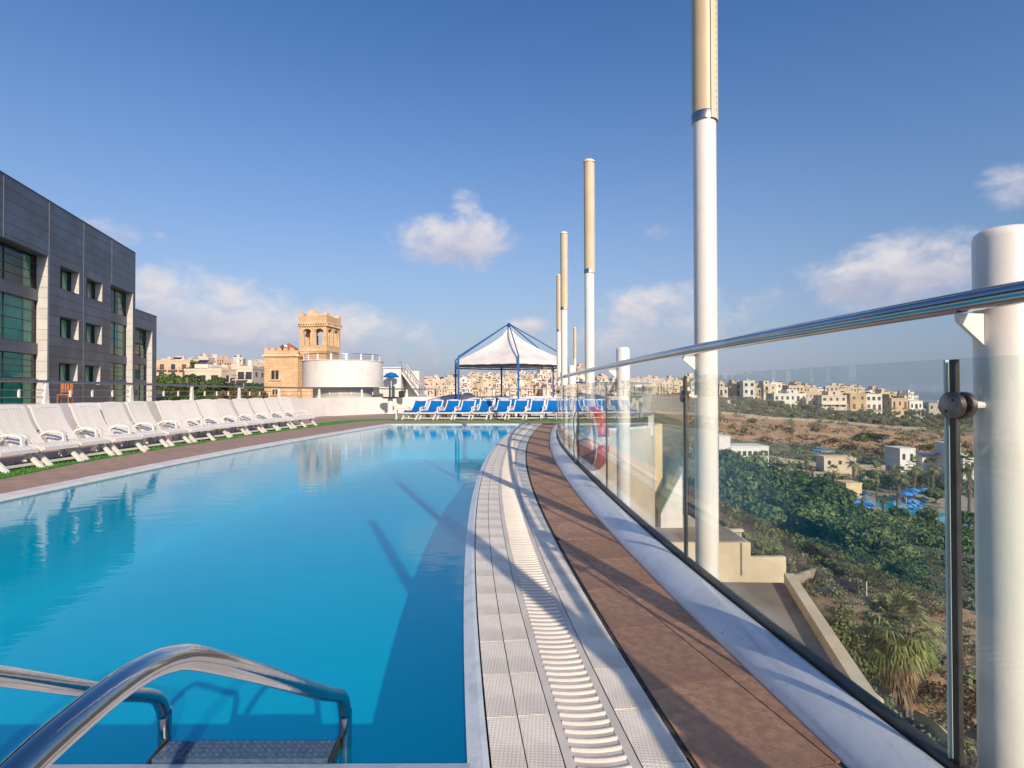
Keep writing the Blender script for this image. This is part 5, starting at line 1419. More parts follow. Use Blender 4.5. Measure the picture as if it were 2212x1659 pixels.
def tree_proto(key, kind):
    mt, n, size, r, z0, th = {'dark': (leaf_dark, 3400, .075, 1.0, 1.35, 1.0), 'mid': (leaf_mid, 3000, .075, 1.0, 1.25, .9), 'olive': (leaf_olive, 1100, .11, 1.0, 1.2, .8),
                          'dry': (leaf_dry, 1600, .075, .9, .65, .4), 'bush': (leaf_mid, 2400, .07, 1.0, .65, .35), 'darkbush': (leaf_dark, 2400, .07, 1.0, .65, .35)}[kind]
    cm = cloud_mesh('crown', n, lobes_round(r, key*13+len(kind), 7, z0), size, key+3, mt)
    tm = MB(); tm.tube([(0, 0, -.25), (.03, 0, th*.5), (.0, .03, z0)], [.09, .07, .04], 6)
    for i in range(4):
        a = 6.28*i/4+key; tm.tube([(0, 0, th*.55), (math.cos(a)*.28, math.sin(a)*.28, z0*.95), (math.cos(a)*.5, math.sin(a)*.5, z0*1.15)], [.05, .035, .015], 5)
    t_me = tm.mesh('trunk'); t_me.materials.append(bark)
    return cm, t_me
def put_tree(kind, x, y, size, label, group, name='tree', zsc=1.0, z=None, cat='tree'):
    key = rt.randrange(3); kk = (kind, key)
    if kk not in TREES: TREES[kk] = tree_proto(key, kind)
    cm, tm = TREES[kk]
    z = TZ(x, y)-.1 if z is None else z
    g = empty(name, (x, y, z), rt.random()*6.28, label=label, cat=cat, group=group); g.scale = (size, size, size*zsc)
    link('crown', cm, None, g); link('trunk' if cat == 'tree' else 'stem', tm, None, g)
    return g
def T(px, d): return D(px, 842, d).x
# the close stand of trees and bushes on the slope below
near_tr = [ # px, d, size, kind, zs
 (1570, 62, 3.4, 'dark', 1.25), (1600, 66, 3.6, 'dark', 1.2), (1635, 70, 3.4, 'dark', 1.2), (1590, 56, 2.8, 'mid', 1.2), (1625, 55, 2.6, 'dark', 1.0), (1560, 75, 3.8, 'dark', 1.2), (1605, 80, 3.8, 'mid', 1.2),
 (1655, 62, 2.4, 'mid', .9), (1680, 72, 2.4, 'dark', 1.0), (1580, 47, 2.0, 'mid', 1.0), (1625, 46, 1.7, 'mid', 1.0), (1655, 48, 1.7, 'dark', .9)]
for i, (px, d, s, k, zs) in enumerate(near_tr):
    s *= .88
    put_tree(k, T(px, d), d, s, f'{"dark" if k == "dark" else "lighter"} green leafy tree in the clump right of the nearest mast, {"upper" if d > 68 else ("middle" if d > 50 else "lower")} part', 'trees in the clump right of the nearest mast', zsc=zs)
hedge = [(1700+18*i, 78-2.0*i+(6 if i % 2 else 0), 2.5+.3*(i % 3), 'dark' if i % 3 else 'mid') for i in range(12)]
hedge += [(1720+20*i, 64-1.6*i+(4 if i % 2 else 0), 2.0+.3*(i % 3), 'mid' if i % 3 else 'dark') for i in range(13)]
hedge += [(1740+24*i, 54-1.2*i, 1.7, 'darkbush' if i % 2 else 'bush') for i in range(11)]
hedge += [(1780+26*i, 47-.8*i, 1.35, ['bush', 'darkbush', 'dry'][i % 3]) for i in range(9)]
ORD = ['first', 'second', 'third', 'fourth', 'fifth', 'sixth', 'seventh', 'eighth', 'ninth', 'tenth', 'eleventh', 'twelfth', 'thirteenth', 'fourteenth', 'fifteenth', 'sixteenth']; hcnt = {}
hedge += [(1700+22*i, 88, 2.6, 'dark' if i % 2 else 'mid') for i in range(6)]
for i, (px, d, s, k) in enumerate(hedge):
    if px > 1790 and d > 56: s *= max(.5, 1-(px-1790)*.006)
    elif px > 1900: s *= .7
    x = T(px, d); row = 'upper slope' if d > 70 else ('middle slope' if d > 52 else 'lower slope')
    put_tree(k, x, d, s, f'{"dark green" if "dark" in k else ("dry brown" if k == "dry" else "bright green")} rounded bush, {ORD[hcnt.setdefault((row, k), 0)]} of its colour from the left on the {row}', 'bushes of the green slope '+('high' if d > 70 else ('mid' if d > 52 else 'low')), name='bush', zsc=.85, cat='bush'); hcnt[(row, k)] += 1
# ground cover: one body of clumps on the slope below the balustrade
def scatter_cover(name, mt, n, region, smin, smax, per, seed, kind='stuff'):
    q = np.random.RandomState(seed); V = []; Fc = []; base = 0; cnt = 0
    while cnt < n:
        px, d = region(q); x, y = T(px, d), d
        if x < r1.x+.8 and y < r1.y+1.2 and x < Vector((r1.x, r1.y)).x+dirp.x/dirp.y*(y-r1.y)+1.0: continue
        s = q.uniform(smin, smax); v, f = leaf_cloud(per, [(0, 0, .35*s, s*.7), (s*.4, 0, .3*s, s*.45), (-s*.3, s*.3, .3*s, s*.45)], s*(.085 if per > 100 else .15), int(q.randint(9999)), .8)
        V.append(v+np.array([x, y, 0])); Fc.append(f+base); base += len(v); cnt += 1
    V = np.concatenate(V); Fc = np.concatenate(Fc); 
    me = bpy.data.meshes.new(name); me.from_pydata(V.tolist(), [], Fc.tolist()); me.materials.append(mt); return tag(link(name, me), kind='stuff'), V
def drop(o, per):
    me = o.data; nv = len(me.vertices); co = np.empty(nv*3); me.vertices.foreach_get('co', co); co = co.reshape(-1, 3)
    blk_ = per*4; cen = co.reshape(-1, blk_, 3).mean(1); zz = terr(cen[:, 0], cen[:, 1]); co[:, 2] += np.repeat(zz, blk_); me.vertices.foreach_set('co', co.ravel()); me.update()
def reg_near(q): d = q.uniform(20, 60)**1; return q.uniform(1640, 2300), d
def reg_slope(q): d = q.uniform(17, 34); return q.uniform(1690, 1920), d
def reg_mid(q): d = q.uniform(60, 100); return q.uniform(1480, 1960), d
for nm, mt, n, rg, a, b_, per, sd_ in (('scrub_cover', leaf_mid, 260, reg_slope, .35, .9, 260, 4), ('olive_scrub_cover', leaf_olive, 300, reg_near, .4, 1.1, 170, 14), ('brush_cover', leaf_dry, 260, reg_near, .4, 1.0, 170, 5), ('low_shrub_cover', leaf_mid, 330, reg_mid, .9, 2.0, 150, 6),
                                       ('hillside_scrub', leaf_dry, 420, lambda q: (q.uniform(1480, 2300), q.uniform(196, 300)), .9, 2.6, 26, 8), ('valley_scrub', leaf_olive, 420, lambda q: (q.uniform(1480, 2300), q.uniform(132, 300)), 1.0, 2.8, 40, 9), ('valley_bushes', leaf_mid, 200, lambda q: (q.uniform(1960, 2300), q.uniform(64, 96)), 1.0, 2.4, 110, 10), ('lane_scrub', leaf_dry, 160, lambda q: (q.uniform(1660, 2200), q.uniform(138, 200)), .8, 2.0, 40, 12)):
    o, _ = scatter_cover(nm, mt, n, rg, a, b_, per, sd_); drop(o, per)

# ---- palms
def fan_frond(m, base, az, pitch, L, seed, droop=.5, nl=14, w=.03):
    """fan leaf on a stalk: narrow leaflets spreading from the hub"""
    q = random.Random(seed); d = Vector((math.cos(az)*math.cos(pitch), math.sin(az)*math.cos(pitch), math.sin(pitch))); hub = base+d*L*.5; side = Vector((-math.sin(az), math.cos(az), 0)); up = side.cross(d)*-1
    if up.z < 0: up = -up
    m.add([base-side*.012, base+side*.012, hub+side*.01, hub-side*.01], [(0, 1, 2, 3)])
    for i in range(nl):
        a = (i/(nl-1)-.5)*2.5; dr = (d*math.cos(a)+side*math.sin(a)).normalized(); l = L*.55*(1-.22*abs(a)/1.25)*q.uniform(.85, 1.1)
        tip0 = hub+dr*l*.6+Vector((0, 0, -.03)); tip = hub+dr*l+Vector((0, 0, -droop*l*q.uniform(.5, 1.1))); s = (up.cross(dr)).normalized()*w*L
        m.add([hub, tip0-s, tip, tip0+s], [(0, 1, 2, 3)])
SK = 1.0
def palm_parts(h, seed, nf=30, L=1.5, skirt=True, sep=False):
    q = random.Random(seed); out = []
    tm = MB(); pts = []; rs = []
    for i in range(9): t_ = i/8; pts.append((.12*math.sin(t_*2+seed), .1*t_, h*t_-.3*(i == 0))); rs.append(.24-.07*t_+(.02 if i % 2 else 0))
    tm.tube(pts, rs, 10); top = Vector(pts[-1])
    crown = []
    for i in range(nf):
        az = i*2.4+q.random()*.4; pitch = R(78-130*(i/nf)**.9); m = MB(); fan_frond(m, top+Vector((0, 0, .05)), az, pitch, L*q.uniform(.8, 1.1), seed*99+i, .28+.45*i/nf, 15, .026); crown.append(m)
    sk = MB()
    if skirt:
        for i in range(int(150*SK**3)):
            az = q.random()*6.28; z = top.z-q.random()*h*.5; r0 = .2; l = q.uniform(.5, .95)*SK; wd = SK
            b = Vector((top.x+math.cos(az)*r0, top.y+math.sin(az)*r0, z)); e = b+Vector((math.cos(az)*q.uniform(.12, .36)*wd**2, math.sin(az)*q.uniform(.12, .36)*wd**2, -l)); s = Vector((-math.sin(az), math.cos(az), 0))*q.uniform(.03, .07)
            mid = b.lerp(e, .5)+Vector((math.cos(az), math.sin(az), 0))*.08
            sk.add([b-s*.4, b+s*.4, mid+s, e, mid-s], [(0, 1, 2, 4), (4, 2, 3)])
    return tm, crown, sk
# the big palm below the glass
pp = D(1950, 1570, 24.0); pz = TZ(pp.x, pp.y)
SK = 1.45; tm, crown, sk = palm_parts(4.3, 3, 56, 1.85); SK = 1.0
pal = empty('palm_tree', (pp.x, pp.y, pz), label='large fan palm with a shaggy brown skirt, nearest one below the glass at lower right', cat='palm')
tm.build('trunk', bark, pal)
for m in crown: m.build('frond', palm_leaf, pal)
sk.build('dead_skirt', palm_dead, pal)['kind'] = 'stuff'
m = MB(); q = random.Random(9)
for i in range(40):
    az = q.random()*6.28; fan_frond(m, Vector((0, 0, 3.9)), az, R(q.uniform(-78, -30)), 1.5, i+700, .9, 12, .015)
m.build('dead_fronds', palm_dead, pal)['kind'] = 'stuff'
# smaller valley palms, built once in three kinds and copied
PP = []
for s in range(3):
    tm, crown, sk = palm_parts(6.5, s+11, 22, 2.0, skirt=True)
    g = empty('palm_tree', (0, 0, -500)); tm.build('trunk', bark, g); cm = MB()
    for m in crown: cm.add(m.v, m.f)
    cm.build('crown', palm_leaf, g); sk.build('dead_skirt', palm_dead, g); PP.append(g)
plist = [(1648, 985, 132, 1.05, 'tall palm at the right edge of the tree clump, by the white building'), (1697, 1010, 128, .8, 'small palm on the walled lane left of the pale shed'), (1742, 988, 138, 1.0, 'palm beside the blue cars on the walled lane'),
 (1800, 1022, 118, .95, 'palm left of the small yellow kiosk'), (1843, 1002, 120, 1.05, 'tall palm right of the small yellow kiosk'), (1893, 1020, 120, .9, 'dark short palm behind the resort pool, left of the tallest one'),
 (1938, 1030, 112, 1.25, 'tallest thin palm behind the resort pool'), (1905, 1080, 104, .9, 'palm standing right before the left end of the resort pool'), (1972, 1010, 125, 1.1, 'palm beside the white tower house'),
 (2012, 1010, 128, 1.1, 'bushy palm right of the white tower house'), (2010, 1095, 98, 1.0, 'palm at the right end of the resort pool'), (2090, 1010, 110, 1.5, 'palm seen just right of the dark glass joint'), (1860, 1098, 100, .6, 'low palm in front of the resort sunbeds')]
for i, (px, py, d, s, lab) in enumerate(plist):
    o = PP[i] if i < 3 else copy_tree(PP[i % 3]); x = T(px, d); z0 = TZ(x, d); ztop = D(px, py, d).z; sc = max(.45, min(1.6, (ztop-z0)/6.0)) if ztop > z0 else .5
    o.location = (x, d, z0-.1); o.scale = (s*.9, s*.9, sc); o.rotation_euler = (0, 0, rt.random()*6); tag(o, lab, 'palm', 'palms in the valley resort')

for i, (px, d, s) in enumerate([(1868, 128, 2.4), (1920, 132, 2.8), (1955, 136, 3.0), (1990, 140, 3.0), (2020, 120, 2.6), (2040, 130, 3.0), (1800, 128, 2.2), (1770, 120, 2.4), (2000, 92, 2.0), (1940, 90, 1.7), (1975, 150, 2.6), (1885, 145, 2.2), (2090, 95, 2.4), (1720, 128, 2.0)]):
    put_tree('dark' if i % 2 else 'mid', T(px, d), d, s*.8, ('dark' if i % 2 else 'mid green')+' garden tree around the resort pool '+('left' if px < 1900 else ('middle' if px < 2000 else 'right')), 'resort garden trees')
# orchard rows on the far terrace
orch = []
for r_ in range(6):
    for k in range(21):
        px = 1490+k*29+r_*13+rt.uniform(-5, 5); d = 236+r_*9.5+(px-1500)*.055+rt.uniform(-2, 2)
        if px < 2180: orch.append((px, d))
rown = ['nearest', 'second', 'third', 'fourth', 'fifth', 'farthest']
for io, (px, d) in enumerate(orch):
    zone = 'left of the nearest mast' if px < 1520 else ('between the mast and the ridge houses' if px < 1750 else ('below the ridge houses' if px < 1930 else 'near the clamp disc at right'))
    put_tree('olive' if rt.random() < .75 else 'mid', T(px, d), d, rt.uniform(1.7, 2.9), 'grey green orchard tree, '+rown[min(5, max(0, int((d-236-(px-1500)*.055+4.7)/9.5)))]+' row, '+zone, 'orchard trees '+zone, zsc=.9)
for px, d, s, k in [(1625, 226, 2.2, 'dry'), (1700, 222, 2.0, 'dry'), (1860, 222, 3.4, 'darkbush'), (1885, 226, 3.6, 'darkbush'), (1905, 224, 3.0, 'olive'), (1930, 222, 2.6, 'dry'), (1800, 215, 2.4, 'dry'), (2000, 224, 3.0, 'darkbush'), (1835, 205, 3.0, 'dry'), (1910, 196, 4.0, 'dry'), (1940, 198, 4, 'dry'), (1650, 205, 2.2, 'dry'), (1760, 228, 1.8, 'darkbush')]:
    put_tree(k, T(px, d), d, s, f'{"dark" if k == "darkbush" else "dry brown"} bush on the bare orange hillside '+('left part' if px < 1720 else ('in the middle' if px < 1880 else 'right part')), 'bushes on the orange hillside '+('left' if px < 1720 else ('middle' if px < 1880 else 'right')), name='bush', zsc=.7, cat='bush')

# ------------------------------------------------------------------ valley: walls, lane, resort
rubble = mat('dry stone wall', (.38, .32, .24), .9, c2=(.26, .21, .15), scale=.9, bump=.5, bscale=3)
def terrain_wall(pts, h, th, label, name='stone_wall', mt=None):
    P = []
    for a, b in zip(pts, pts[1:]):
        for i in range(8): P.append(a.lerp(b, i/8))
    P.append(pts[-1]); n = len(P); zz = [TZ(p.x, p.y) for p in P]; m = MB()
    Q = [Vector((p.x, p.y+th)) for p in P]
    m.add([(p.x, p.y, z-1) for p, z in zip(P, zz)]+[(p.x, p.y, z+h) for p, z in zip(P, zz)]+[(p.x, p.y, z+h) for p, z in zip(Q, zz)]+[(p.x, p.y, z-1) for p, z in zip(Q, zz)],
          [(i+k*n, i+1+k*n, i+1+(k+1)*n, i+(k+1)*n) for k in range(3) for i in range(n-1)])
    return tag(m.build(name, mt or rubble), label, 'wall')
V2 = lambda px, d: Vector((T(px, d), d))
terrain_wall([V2(1590, 128), V2(1700, 140), V2(1830, 148), V2(1920, 150)], 1.3, .4, 'long pale stone wall along the lane above the green slope')
terrain_wall([V2(1580, 145), V2(1720, 162), V2(1860, 170), V2(2000, 176)], 1.6, .4, 'upper pale stone wall below the orange hillside')
terrain_wall([V2(1500, 234), V2(1650, 240), V2(1800, 249), V2(2000, 262)], 1.1, .4, 'terrace wall between the orchard and the bare orange hillside')
terrain_wall([V2(1690, 40), V2(1760, 44), V2(1850, 39)], .9, .25, 'low stone path wall on the slope above the foreground palm')
terrain_wall([V2(1880, 33), V2(1960, 31), V2(2040, 30)], .5, .25, 'pale path kerb right of the foreground palm')
terrain_wall([V2(1850, 22.3), V2(1905, 22.2)], .9, .6, 'sunlit pale block wall at the foot of the foreground palm', mt=cream_sun)
terrain_wall([V2(1985, 23.0), V2(2030, 21.5), V2(2080, 19.5)], .9, .5, 'curved pale wall right of the foreground palm trunk', mt=cream_sun)
# handrail posts of the hillside steps
for k, (px, d) in enumerate([(1868, 39), (1872, 33), (1700, 26)]):
    x = T(px, d); z = TZ(x, d); o = MB().tube([(0, 0, -.2), (0, 0, 1.25)], .03, 6).build('railing_post', wall_white); o.location = (x, d, z)
    tag(o, ['white thin post on the slope path, upper one', 'white thin post on the slope path, lower one', 'white thin post beside the lower roof corner'][k], 'post')
lane = MB(); P = [V2(1560, 140), V2(1650, 150), V2(1760, 157), V2(1900, 163), V2(2020, 168)]; L1 = []; 
for a, b in zip(P, P[1:]):
    for i in range(10): L1.append(a.lerp(b, i/10))
nL = len(L1); z1 = terr([p.x for p in L1], [p.y-2 for p in L1]); z2 = terr([p.x for p in L1], [p.y+2 for p in L1])
zt2 = np.maximum(z1, z2)+.35
lane.add([(p.x, p.y-2.2, z) for p, z in zip(L1, zt2)]+[(p.x, p.y+2.2, z) for p, z in zip(L1, zt2)], [(i, i+1, i+1+nL, i+nL) for i in range(nL-1)])
tag(lane.build('lane', mat('dusty lane', (.34, .29, .23), .9, c2=(.26, .22, .17), scale=.4)), kind='structure')
# houses -------------------------------------------------------------
stucco = {}
for nm, c in (('cream', (.72, .61, .48)), ('white', (.80, .75, .68)), ('ochre', (.62, .42, .24)), ('pink', (.72, .56, .47)), ('sand', (.66, .53, .38)), ('peach', (.68, .50, .35)), ('taupe', (.42, .37, .32))):
    stucco[nm] = mat(nm+' house wall', c, .85, c2=tuple(v*.86 for v in c), scale=.25, bump=.2, bscale=3)
win_dark = mat('dark house window', (.035, .038, .04), .3, c2=(.06, .06, .06), scale=1)
roof_flat = mat('flat roof felt', (.40, .35, .29), .9, c2=(.30, .26, .22), scale=.5)
tank_w = mat('white water tank', (.72, .70, .66), .5, c2=(.60, .58, .55), scale=1)
solar_b = mat('dark solar panel', (.02, .03, .05), .3, c2=(.03, .04, .06), scale=3)
shutter = mat('brown shutters', (.16, .09, .05), .7, c2=(.11, .06, .035), scale=3)
def house_big(name, px0, px1, ytop, d, color, label, storeys=2, depth=9, rz=0, feats='', seed=0, group=None, ybase=None):
    """a house with its own walls, windows, balconies and roof things"""
    q = random.Random(seed+int(px0)); a, b = D(px0, ytop, d), D(px1, ytop, d); w = b.x-a.x; cx = (a.x+b.x)/2; z0 = TZ(cx, d); z0 = min(z0, a.z-3.0*storeys*.8)
    if ybase: z0 = D(px0, ybase, d).z
    H = a.z-z0; g = empty(name, (cx, d, z0), R(rz), label=label, cat='house', group=group); mt = stucco[color]
    MB().b2(-w/2, w/2, 0, depth, -2.5, H-.003).build('wall', mt, g)
    m = MB(); m.b2(-w/2-.08, w/2+.08, -.08, .22, H, H+.55); m.b2(-w/2-.08, -w/2+.2, .223, depth, H, H+.55); m.b2(w/2-.2, w/2+.08, .223, depth, H, H+.55); m.build('parapet', mt, g)
    sh = H/storeys; nw = max(2, int(w/2.6))
    for s in range(storeys):
        zb = s*sh+sh*.30; zt = s*sh+sh*.74
        for i in range(nw):
            x = -w/2+w*(i+.5)/nw+q.uniform(-.15, .15); ww = .55+q.random()*.25; door = q.random() < .35
            zl = s*sh+.12 if door else zb
            f = MB(); f.b2(x-ww-.09, x+ww+.09, -.05, -.002, zt, zt+.1); f.b2(x-ww-.09, x-ww, -.05, -.002, zl, zt-.002); f.b2(x+ww, x+ww+.09, -.05, -.002, zl, zt-.002)
            if not door: f.b2(x-ww-.15, x+ww+.15, -.12, -.002, zl-.12, zl-.002)
            wo = f.build('window', tank_w, g); MB().b2(x-ww, x+ww, -.03, -.004, zl, zt).build('pane', win_dark if q.random() < .75 else shutter, wo)
            if door and s > 0 and q.random() < .8:
                bl_ = MB().b2(x-ww-.7, x+ww+.7, -1.1, -.004, s*sh-.08, s*sh+.06).build('balcony', mt, g)
                rr__ = MB(); rr__.b2(x-ww-.7, x+ww+.7, -1.1, -1.04, s*sh+.85, s*sh+.93)
                for k in range(7): xx = x-ww-.68+(2*ww+1.36)*k/6; rr__.b2(xx-.02, xx+.02, -1.09, -1.05, s*sh+.06, s*sh+.85)
                rr__.build('railing', win_dark, bl_)
        for yy in np.arange(1.5, depth-1, 3.2):
            if q.random() < .7:
                sx = -w/2 if cx > 0 else w/2; e = -1 if sx < 0 else 1
                MB().b2(sx+e*.004, sx+e*.03, yy, yy+1.0, zb, zt).build('side_window', win_dark, g)
    if 'u' in feats:
        uw_ = w*q.uniform(.3, .5); ux = q.uniform(-w/2+uw_/2, w/2-uw_/2); MB().b2(ux-uw_/2, ux+uw_/2, 1.5, depth-1, H+.001, H+2.6).build('roof_room', mt, g)
        MB().b2(ux-.5, ux+.5, 1.46, 1.497, H+.9, H+2.1).build('window', win_dark, g)
    if 't' in feats:
        tx_ = q.uniform(-w/3, w/3); MB().lathe([(0, 0), (.55, 0), (.55, 1.2), (0, 1.35)], (tx_, 1.0, H+.6), 10).build('water_tank', tank_w, g)
    if 's' in feats:
        tx_ = q.uniform(-w/3, w/3); MB().box((tx_, 1.2, H+1.3), (2.2, 1.3, .07), M=Matrix.Rotation(R(35), 3, 'X')).build('solar_panel', solar_b, g); MB().tube([(tx_-.9, 1.7, H+1.7), (tx_+.9, 1.7, H+1.7)], .22, 8).build('solar_tank', tank_w, g)
    if 'c' in feats:
        for x in (-w/2+.2, -w/6, w/6, w/2-.2): MB().b2(x-.12, x+.12, -1.5, -1.26, 0, H*.55).build('column', mt, g)
        MB().b2(-w/2, w/2, -1.6, -.01, H*.55+.003, H*.55+.25).build('terrace_slab', mt, g)
    return g
hb_list = [ # ridge houses right, left to right
 (1553, 1573, 838, 300, 'cream', 'narrow cream house right beside the nearest mast on the ridge', 2, 'u'), (1590, 1610, 830, 330, 'sand', 'sand coloured house left of the white house on the ridge', 3, 's'), (1606, 1630, 824, 320, 'white', 'tall white house with roof terrace, left part of the ridge', 3, 't'),
 (1550, 1590, 866, 270, 'sand', 'long low sandy house at the foot of the ridge beside the nearest mast', 1, ''), (1650, 1676, 832, 330, 'cream', 'cream house with dark balconies behind the white corner villa', 3, 'u'), (1664, 1690, 828, 335, 'white', 'pale three storey house behind the pine on the ridge', 3, 'st'), (1702, 1738, 834, 350, 'peach', 'peach stepped house with a tree before it, centre of the ridge', 2, 'us'),
 (1672, 1742, 852, 290, 'white', 'large whitish villa with twin windows below the peach stepped house', 2, 'ut'), (1738, 1800, 848, 345, 'peach', 'long low peach terrace house behind the ridge villas', 1, 't'), (1800, 1862, 850, 350, 'sand', 'long sandy row house, right half of the far ridge terrace', 1, 's'),
 (1742, 1776, 862, 285, 'pink', 'small pink brown villa left of the arched cream villa', 2, 't'), (1776, 1828, 856, 278, 'cream', 'cream villa with balconies and arches in the middle of the ridge', 3, 'uc'), (1838, 1870, 852, 282, 'ochre', 'ochre half of the tall pair of villas on the ridge', 3, 't'),
 (1871, 1905, 853, 282, 'white', 'white half of the tall pair with two loggias, right of the ochre half', 3, 's'), (1925, 1962, 862, 290, 'ochre', 'ochre villa with a dark roof box standing apart on the ridge', 2, 'us'), (1963, 1995, 868, 292, 'white', 'white villa with arched dark windows right of the lone ochre villa', 2, 'c'), (2005, 2035, 872, 300, 'taupe', 'shaded brown house left of the clamp disc', 2, 't'), (2100, 2140, 870, 300, 'cream', 'cream house seen past the near short post', 2, 'u')]
for i, (a_, b_, yt, d, c, lab, st, ft) in enumerate(hb_list): house_big('house', a_, b_, yt, d, c, lab, st, 9, rt.uniform(-12, 12), ft, i)
# left town houses between hotel and villa
house_big('house', 340, 408, 782, 170, 'peach', 'broad peach coloured block right of the dark hotel, farthest back on the left', 3, 14, 8, 's', 31)
house_big('house', 396, 481, 802, 112, 'cream', 'large cream house with wide blank upper wall behind the hedge', 2, 12, -6, 'c', 32, ybase=868)
house_big('house', 421, 449, 792.5, 118, 'white', 'small white roof storey with three dark windows above the large cream house', 1, 5, -4, 's', 33, ybase=803)
house_big('house', 482, 510, 808, 114, 'taupe', 'brownish recessed house with arched loggia right of the large cream house', 2, 9, 5, 'c', 34, ybase=868)
house_big('house', 511, 545, 797, 110, 'cream', 'plain cream house left of the white one near the villa', 3, 9, 4, 't', 35, ybase=868)
house_big('house', 499, 519, 792, 124, 'pink', 'small pinkish upper house behind the plain cream house', 2, 7, -3, 't', 36, ybase=860)
house_big('house', 552, 571, 806, 118, 'white', 'narrow white house touching the villa on its left', 2, 8, 0, '', 37, ybase=862)
house_big('house', 441, 497, 795, 190, 'sand', 'long sandy house behind the white roof storey', 2, 10, -8, 't', 38)
# white buildings of the valley
def plain_block(px0, px1, yt, yb, d, mt, label, name='building', depth=7, wn=0, cat='building'):
    a, b = D(px0, yt, d), D(px1, yb, d); g = empty(name, ((a.x+b.x)/2, d, b.z), 0, label=label, cat=cat); w = b.x-a.x; H = a.z-b.z
    MB().b2(-w/2, w/2, 0, depth, -3, H-.003).build('wall', mt, g); MB().b2(-w/2-.1, w/2+.1, -.1, depth+.1, H, H+.25).build('roof_edge', mt, g)
    for i in range(wn): x = -w/2+w*(i+.5)/wn; MB().b2(x-.45, x+.45, -.04, -.003, H*.45, H*.75).build('window', win_dark, g)
    return g
plain_block(1553, 1578, 944, 1012, 132, wall_white, 'tall windowless white stair block among the trees right of the nearest mast')
plain_block(1579, 1661, 966, 1000, 134, wall_white, 'long low white building behind the tree clump, right of the white stair block', wn=7)
plain_block(1944, 1978, 970, 1012, 168, wall_white, 'white cylinder-like tower house behind the resort palms', wn=2)
plain_block(1992, 2040, 985, 1012, 172, wall_white, 'low white house with blue roof canopy right of the white tower house', wn=3)
plain_block(2058, 2076, 960, 1010, 165, wall_white, 'thin white tower seen beside the dark glass joint', wn=0)
plain_block(2080, 2108, 985, 1040, 160, wall_white, 'white house with shuttered window left of the near short post', wn=2)
plain_block(1780, 1850, 988, 1016, 152, stucco['sand'], 'pale shed with brown openings on the lane', wn=3, name='shed', depth=4)
plain_block(1828, 1862, 1046, 1070, 112, yellow_wall, 'small yellow kiosk above the crowded blue sunbeds', name='kiosk', depth=4)
plain_block(1962, 2012, 1082, 1108, 122, stucco['ochre'], 'ochre poolside bar right of the resort palms', name='bar_building', depth=4, wn=2)
p = D(2015, 980, 171); bc = MB().b2(-4.2, 4.2, -1.5, 2.5, 0, .18); o = bc.build('shade_canopy', blue_paint); o.location = (p.x, p.y, p.z); tag(o, 'dark blue flat shade canopy on the low white house', 'canopy')
# parked blue and silver cars by the lane
def car(px, py, d, col, label):
    p = D(px, py, d); z = TZ(p.x, d)+.3; g = empty('parked_car', (p.x, d, max(z, p.z-.6)), R(rt.uniform(-8, 8)), label=label, cat='car', group='cars on the lane')
    cm_ = mat('car paint '+label[:14], col, .3, .2, c2=tuple(v*.9 for v in col), scale=2)
    prof = [(-2.1, .35), (-2.1, .8), (-1.3, .9), (-.8, 1.4), (.7, 1.42), (1.3, .95), (2.05, .8), (2.1, .35)]; k = len(prof); m = MB()
    m.add([(x, -.8, z_) for x, z_ in prof]+[(x, .8, z_) for x, z_ in prof], [tuple(range(k)), tuple(reversed(range(k, 2*k)))]+[(i, i+k, (i+1) % k+k, (i+1) % k) for i in range(k)]); m.build('body', cm_, g)
    MB().add([(-1.15, -.82, .95), (1.1, -.82, .95), (.62, -.82, 1.36), (-.74, -.82, 1.36)], [(0, 1, 2, 3)]).build('side_window', win_dark, g)
    for x in (-1.3, 1.3): MB().tube([(x, -.84, .33), (x, -.62, .33)], .33, 12).build('wheel', black_mat, g)
car(1768, 972, 176, (.05, .22, .42), 'blue car at the left on the lane below the orange hillside'); car(1786, 975, 176, (.30, .38, .44), 'pale grey blue car at the right on the lane below the orange hillside')
# resort pool, sunbeds, parasols
RPZ = TZ(T(1950, 108), 108)+.4
deckP = [V2(1800, 132), V2(2080, 128), V2(2140, 98), V2(1830, 98)]; deckP = deckP if area(deckP) > 0 else deckP[::-1]
m = MB(); m.prism(deckP, RPZ-4, RPZ); tag(m.build('resort_paving', mat('resort paving', (.44, .37, .29), .85, c2=(.36, .30, .24), scale=.6)), kind='structure')
res_water = mat('resort pool water', (.03, .34, .52), .08, c2=(.04, .42, .60), scale=.4)
for nm, pts in (('resort_pool', [(1886, 1086), (1915, 1083), (1985, 1094), (2010, 1108), (1960, 1122), (1905, 1116)]), ('resort_pool', [(2025, 1108), (2085, 1112), (2100, 1140), (2030, 1132)])):
    P = [G(x, y, RPZ) for x, y in pts]; P = P if area(P) > 0 else P[::-1]; m = MB(); m.prism([Vector((p.x, p.y)) for p in P], RPZ-.5, RPZ+.05, bottom=False); tag(m.build(nm, res_water), kind='structure')
par_m = MB().lathe([(0, .45), (.6, .3), (1.25, 0), (1.2, -.12), (0, .36)], n=8).mesh('canopy'); par_m.materials.append(mat('blue parasol', (.06, .24, .60), .7, c2=(.09, .32, .68), scale=1))
pol_m = MB().tube([(0, 0, -2.2), (0, 0, .42)], .03, 5).mesh('pole'); pol_m.materials.append(tank_w)
bed_m = MB().b2(-.3, .3, -.95, .35, .28, .36).box((0, .65, .52), (.6, .75, .07), M=Matrix.Rotation(R(40), 3, 'X')).b2(-.28, -.22, -.9, -.84, 0, .28).b2(.22, .28, -.9, -.84, 0, .28).mesh('bed'); bed_m.materials.append(MATS['blue parasol'])
